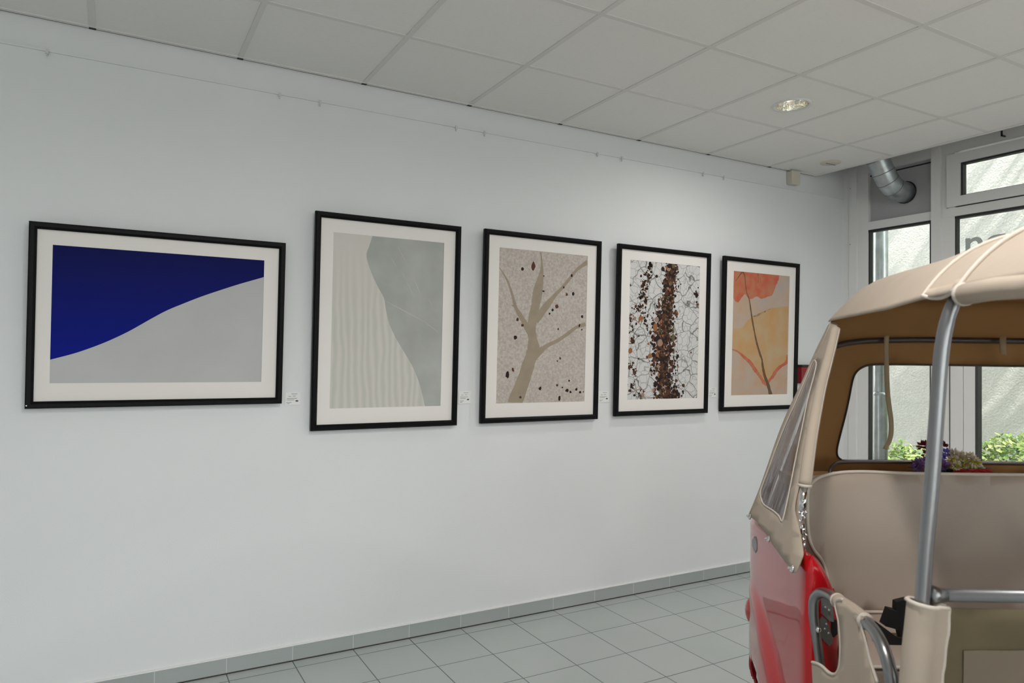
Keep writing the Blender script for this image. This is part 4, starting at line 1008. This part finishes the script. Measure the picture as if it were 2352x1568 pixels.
# --- sleeve and partition canvas at the front post -------------------
ax = lambda z: Vector([c for c in (lambda k: [cc[k][0]+(cc[k+1][0]-cc[k][0])*((z-cc[k][2])/(cc[k+1][2]-cc[k][2]) if cc[k+1][2] != cc[k][2] else 0), 1.33, z])(max(i for i in range(len(cc)-1) if cc[i][2] <= z))])
zt1 = at(2100, 1380, 1.33)[2]
bm = bmesh.new(); A = []
prof = [(.047, .006), (.03, .010), (.018, .018), (.006, .0245), (-.012, .0225), (-.0225, .012), (-.0245, -.003), (-.018, -.018), (-.002, -.0250), (.013, -.023), (.022, -.014), (.034, -.009), (.047, -.006)]
nz = 44
for j in range(nz+1):
    z = .45+(zt1-.45)*j/nz; c = ax(z); row = []
    for k, (x, y) in enumerate(prof):
        zz = z-.30*(x+.0225)*(1 if j > nz-3 else 1)*.55
        wr = .0035*noise.noise(Vector((x*18, z*26+x*20, 2)))*(1 if x > -.005 else .15)*2.2
        row.append(bm.verts.new(V((c.x+x, c.y+y-(wr if y < 0 else 0), zz))))
    A.append(row)
for a, b in zip(A, A[1:]):
    for k in range(len(prof)-1): f = bm.faces.new((a[k], a[k+1], b[k+1], b[k])); f.smooth = True
top_pts = [v.co.copy() for v in A[-1]]; right_pts = [r[-1].co.copy() for r in A]
sv = obj('post_cover', bm, M_canvas, veh, True)
tubeo('piping', top_pts, .0042, M_piping, sv, 8)
tubeo('piping', [p+Vector((.001, .003, 0)) for p in right_pts], .0042, M_piping, sv, 8)
mirrored(sv)
bm = bmesh.new(); a0 = at(2130, 1392, 1.372); n1, n2 = 60, 24; G = []
for i in range(n1+1):
    L = a0[0]+(2*LC-2*a0[0])*i/n1
    G.append([bm.verts.new(V((L, 1.365+.010*noise.noise(Vector((L*6, j*.22, 0)))+.006*noise.noise(Vector((L*17, j*.5, 5)))*(j/n2), .45+(a0[2]-.45)*j/n2))) for j in range(n2+1)])
for a, b in zip(G, G[1:]):
    for k in range(n2): f = bm.faces.new((a[k], b[k], b[k+1], a[k+1])); f.smooth = True
pt = obj('partition_canvas', bm, M_curtain, veh, True); solid(pt, .003, None, 0)
bm = bmesh.new(); a1 = at(2218, 1466, 1.355); G = []
for i in range(41):
    L = a1[0]+(2*LC-2*a1[0])*i/40
    G.append([bm.verts.new(V((L, 1.361+.010*noise.noise(Vector((L*6, j*.22, 0)))+.006*noise.noise(Vector((L*17, j*.5, 5)))*(j/n2), .45+(a0[2]-.45)*j/n2))) for j in range(n2+1) if .45+(a0[2]-.45)*j/n2 <= a1[2]])
for a, b in zip(G, G[1:]):
    for k in range(len(a)-1): f = bm.faces.new((a[k], b[k], b[k+1], a[k+1])); f.smooth = True
obj('partition_patch', bm, mat('partition_patch_canvas', (.205, .165, .12), .85), veh, True)

# --- front cab (outside the picture): driver seat, cowl, windscreen ---
boxo('driver_seat', V((.95, .85, .34)), V((2.17, 1.25, .78)), M_vinyl, veh, .03)
bm = bmesh.new(); n = 24; G = []
for i in range(n+1):
    a = PI*i/n; row = []
    for z, k in ((.34, 1.0), (.6, 1.0), (.85, .96), (1.0, .88)):
        row.append(bm.verts.new(V((LC-.68*k*math.cos(a), .30-.62*k*math.sin(a)**.8 if math.sin(a) > 0 else .30, z))))
    G.append(row)
for a, b in zip(G, G[1:]):
    for k in range(3): f = bm.faces.new((a[k], b[k], b[k+1], a[k+1])); f.smooth = True
cw = obj('front_cowl', bm, M_red, veh, True); solid(cw, .012, None, 0)
for s in (-1, 1):
    vt_('windscreen_post', [(LC+s*.62, .10, 1.0), (LC+s*.70, .34, 1.66)], .016, M_steel)
bm = bmesh.new(); box(bm, (-.60, 0, 0), (.60, .005, .66)); ws = obj('windscreen', bm, M_glass, veh); ws.location = V((LC, .12, 1.0)); ws.rotation_euler = (-.34, 0, 0)

# ==== flowers on the parcel shelf ====
fo = V(at(2180, 1088, 2.30)); fw_ = OR.copy(); fw_.z = 0
Mv = Matrix.Translation((OR.x, OR.y, 0)) @ Matrix.Rotation(-YAW, 4, 'Z')
fl_ = thing('flower_spray', 'spray of artificial purple, dark red and white flowers behind the seat backrest', 'flowers', Mv @ V(at(2180, 1090, 2.32)), -YAW)
fbase = V(at(2180, 1090, 2.32))
def fpos(u, v, D=2.31): return V(at(u, v, D))-fbase
M_pur = mat('petal_purple', (.22, .12, .30), .7, trans=.3); M_vio = mat('petal_violet', (.20, .16, .55), .7, trans=.3); M_dred = mat('petal_dark_red', (.16, .008, .015), .6, trans=.2)
M_wht = mat('petal_cream', (.72, .64, .52), .7, trans=.3); M_yel = mat('petal_yellow', (.62, .55, .05), .7, trans=.3); M_rd2 = mat('petal_red', (.38, .012, .012), .6); M_dgr = mat('leaf_dark_green', (.015, .022, .012), .7); M_twig = mat('twig_brown', (.12, .075, .04), .8)
def blossom(u, v, r, m1, m2=None, seed=0, n=46, up=0):
    rnd = random.Random(seed); bm = bmesh.new(); c = fpos(u, v, 2.31+rnd.uniform(-.015, .015))
    for i in range(n):
        d = Vector((rnd.gauss(0, 1), rnd.gauss(0, 1)-.3, rnd.gauss(0, 1)+up)).normalized()
        s = d.cross(Vector((rnd.random(), rnd.random(), rnd.random()))).normalized()
        L_ = r*rnd.uniform(.75, 1.1); w = r*rnd.uniform(.16, .26)
        q = [c+d*L_*.15, c+d*L_*.6+s*w, c+d*L_+Vector((0, 0, .002)), c+d*L_*.6-s*w]
        f = bm.faces.new([bm.verts.new(p) for p in q]); f.material_index = 1 if (m2 and i < n*.35) else 0
    if m2: ball(bm, c, r*.35, r*.35, r*.35, 8, 6)
    for f in bm.faces:
        if len(f.verts) == 4 and f.smooth: f.material_index = 1
    o = link('blossom', bpy.data.meshes.new('blossom'), [m1]+([m2] if m2 else []), fl_); bm.to_mesh(o.data); bm.free()
blossom(2110, 1068, .026, M_pur, None, 1, 70); blossom(2126, 1062, .026, M_pur, None, 2, 70); blossom(2166, 1068, .024, M_pur, None, 12, 60)
blossom(2120, 1024, .022, M_dred, None, 3, 34, .6); blossom(2127, 1042, .018, M_dred, None, 4, 26, .3); blossom(2166, 1024, .017, M_dred, None, 5, 26, .6); blossom(2145, 1040, .022, M_dred, None, 15, 30, .2)
blossom(2174, 1040, .018, M_vio, None, 6, 50); blossom(2164, 1048, .016, M_vio, None, 16, 40)
for i, (u, v, r) in enumerate(((2190, 1056, .024), (2192, 1040, .018), (2205, 1048, .022), (2212, 1062, .024), (2226, 1052, .022), (2238, 1062, .022), (2236, 1074, .02), (2250, 1076, .02), (2196, 1070, .02))):
    blossom(u, v, r, M_wht, M_yel if i in (0, 3, 5, 6, 8) else None, 20+i, 60)
bm = bmesh.new(); rnd = random.Random(8)
for i in range(60):
    c = fpos(rnd.uniform(2118, 2262), rnd.uniform(1078, 1089), 2.32); a = Vector((rnd.gauss(0, 1), rnd.gauss(0, .5), rnd.gauss(0, .4))).normalized()*.022; b = Vector((0, rnd.gauss(0, 1), 1)).normalized()*.008
    bm.faces.new([bm.verts.new(c+q) for q in (-a, b, a, -b)])
obj('leaves', bm, M_dgr, fl_)
bm = bmesh.new()
for i in range(26):
    c = fpos(rnd.uniform(2200, 2268), rnd.uniform(1079, 1088), 2.285); a = Vector((1, rnd.gauss(0, .3), rnd.gauss(0, .15))).normalized()*.024; b = Vector((0, rnd.gauss(0, .5), 1)).normalized()*.007
    bm.faces.new([bm.verts.new(c+q) for q in (-a, b, a, -b)])
obj('ribbon', bm, M_rd2, fl_)
for (u0, v0, u1, v1) in ((2110, 1085, 2078, 1078), (2108, 1087, 2080, 1086), (2105, 1080, 2086, 1072), (2255, 1084, 2292, 1088), (2250, 1082, 2284, 1080), (2258, 1086, 2276, 1074), (2100, 1084, 2090, 1090)):
    bm = bmesh.new(); tube(bm, [fpos(u0, v0), fpos((u0+u1)/2, (v0+v1)/2-2), fpos(u1, v1)], [.003, .0022, .0014], 6); obj('twig', bm, M_twig, fl_)
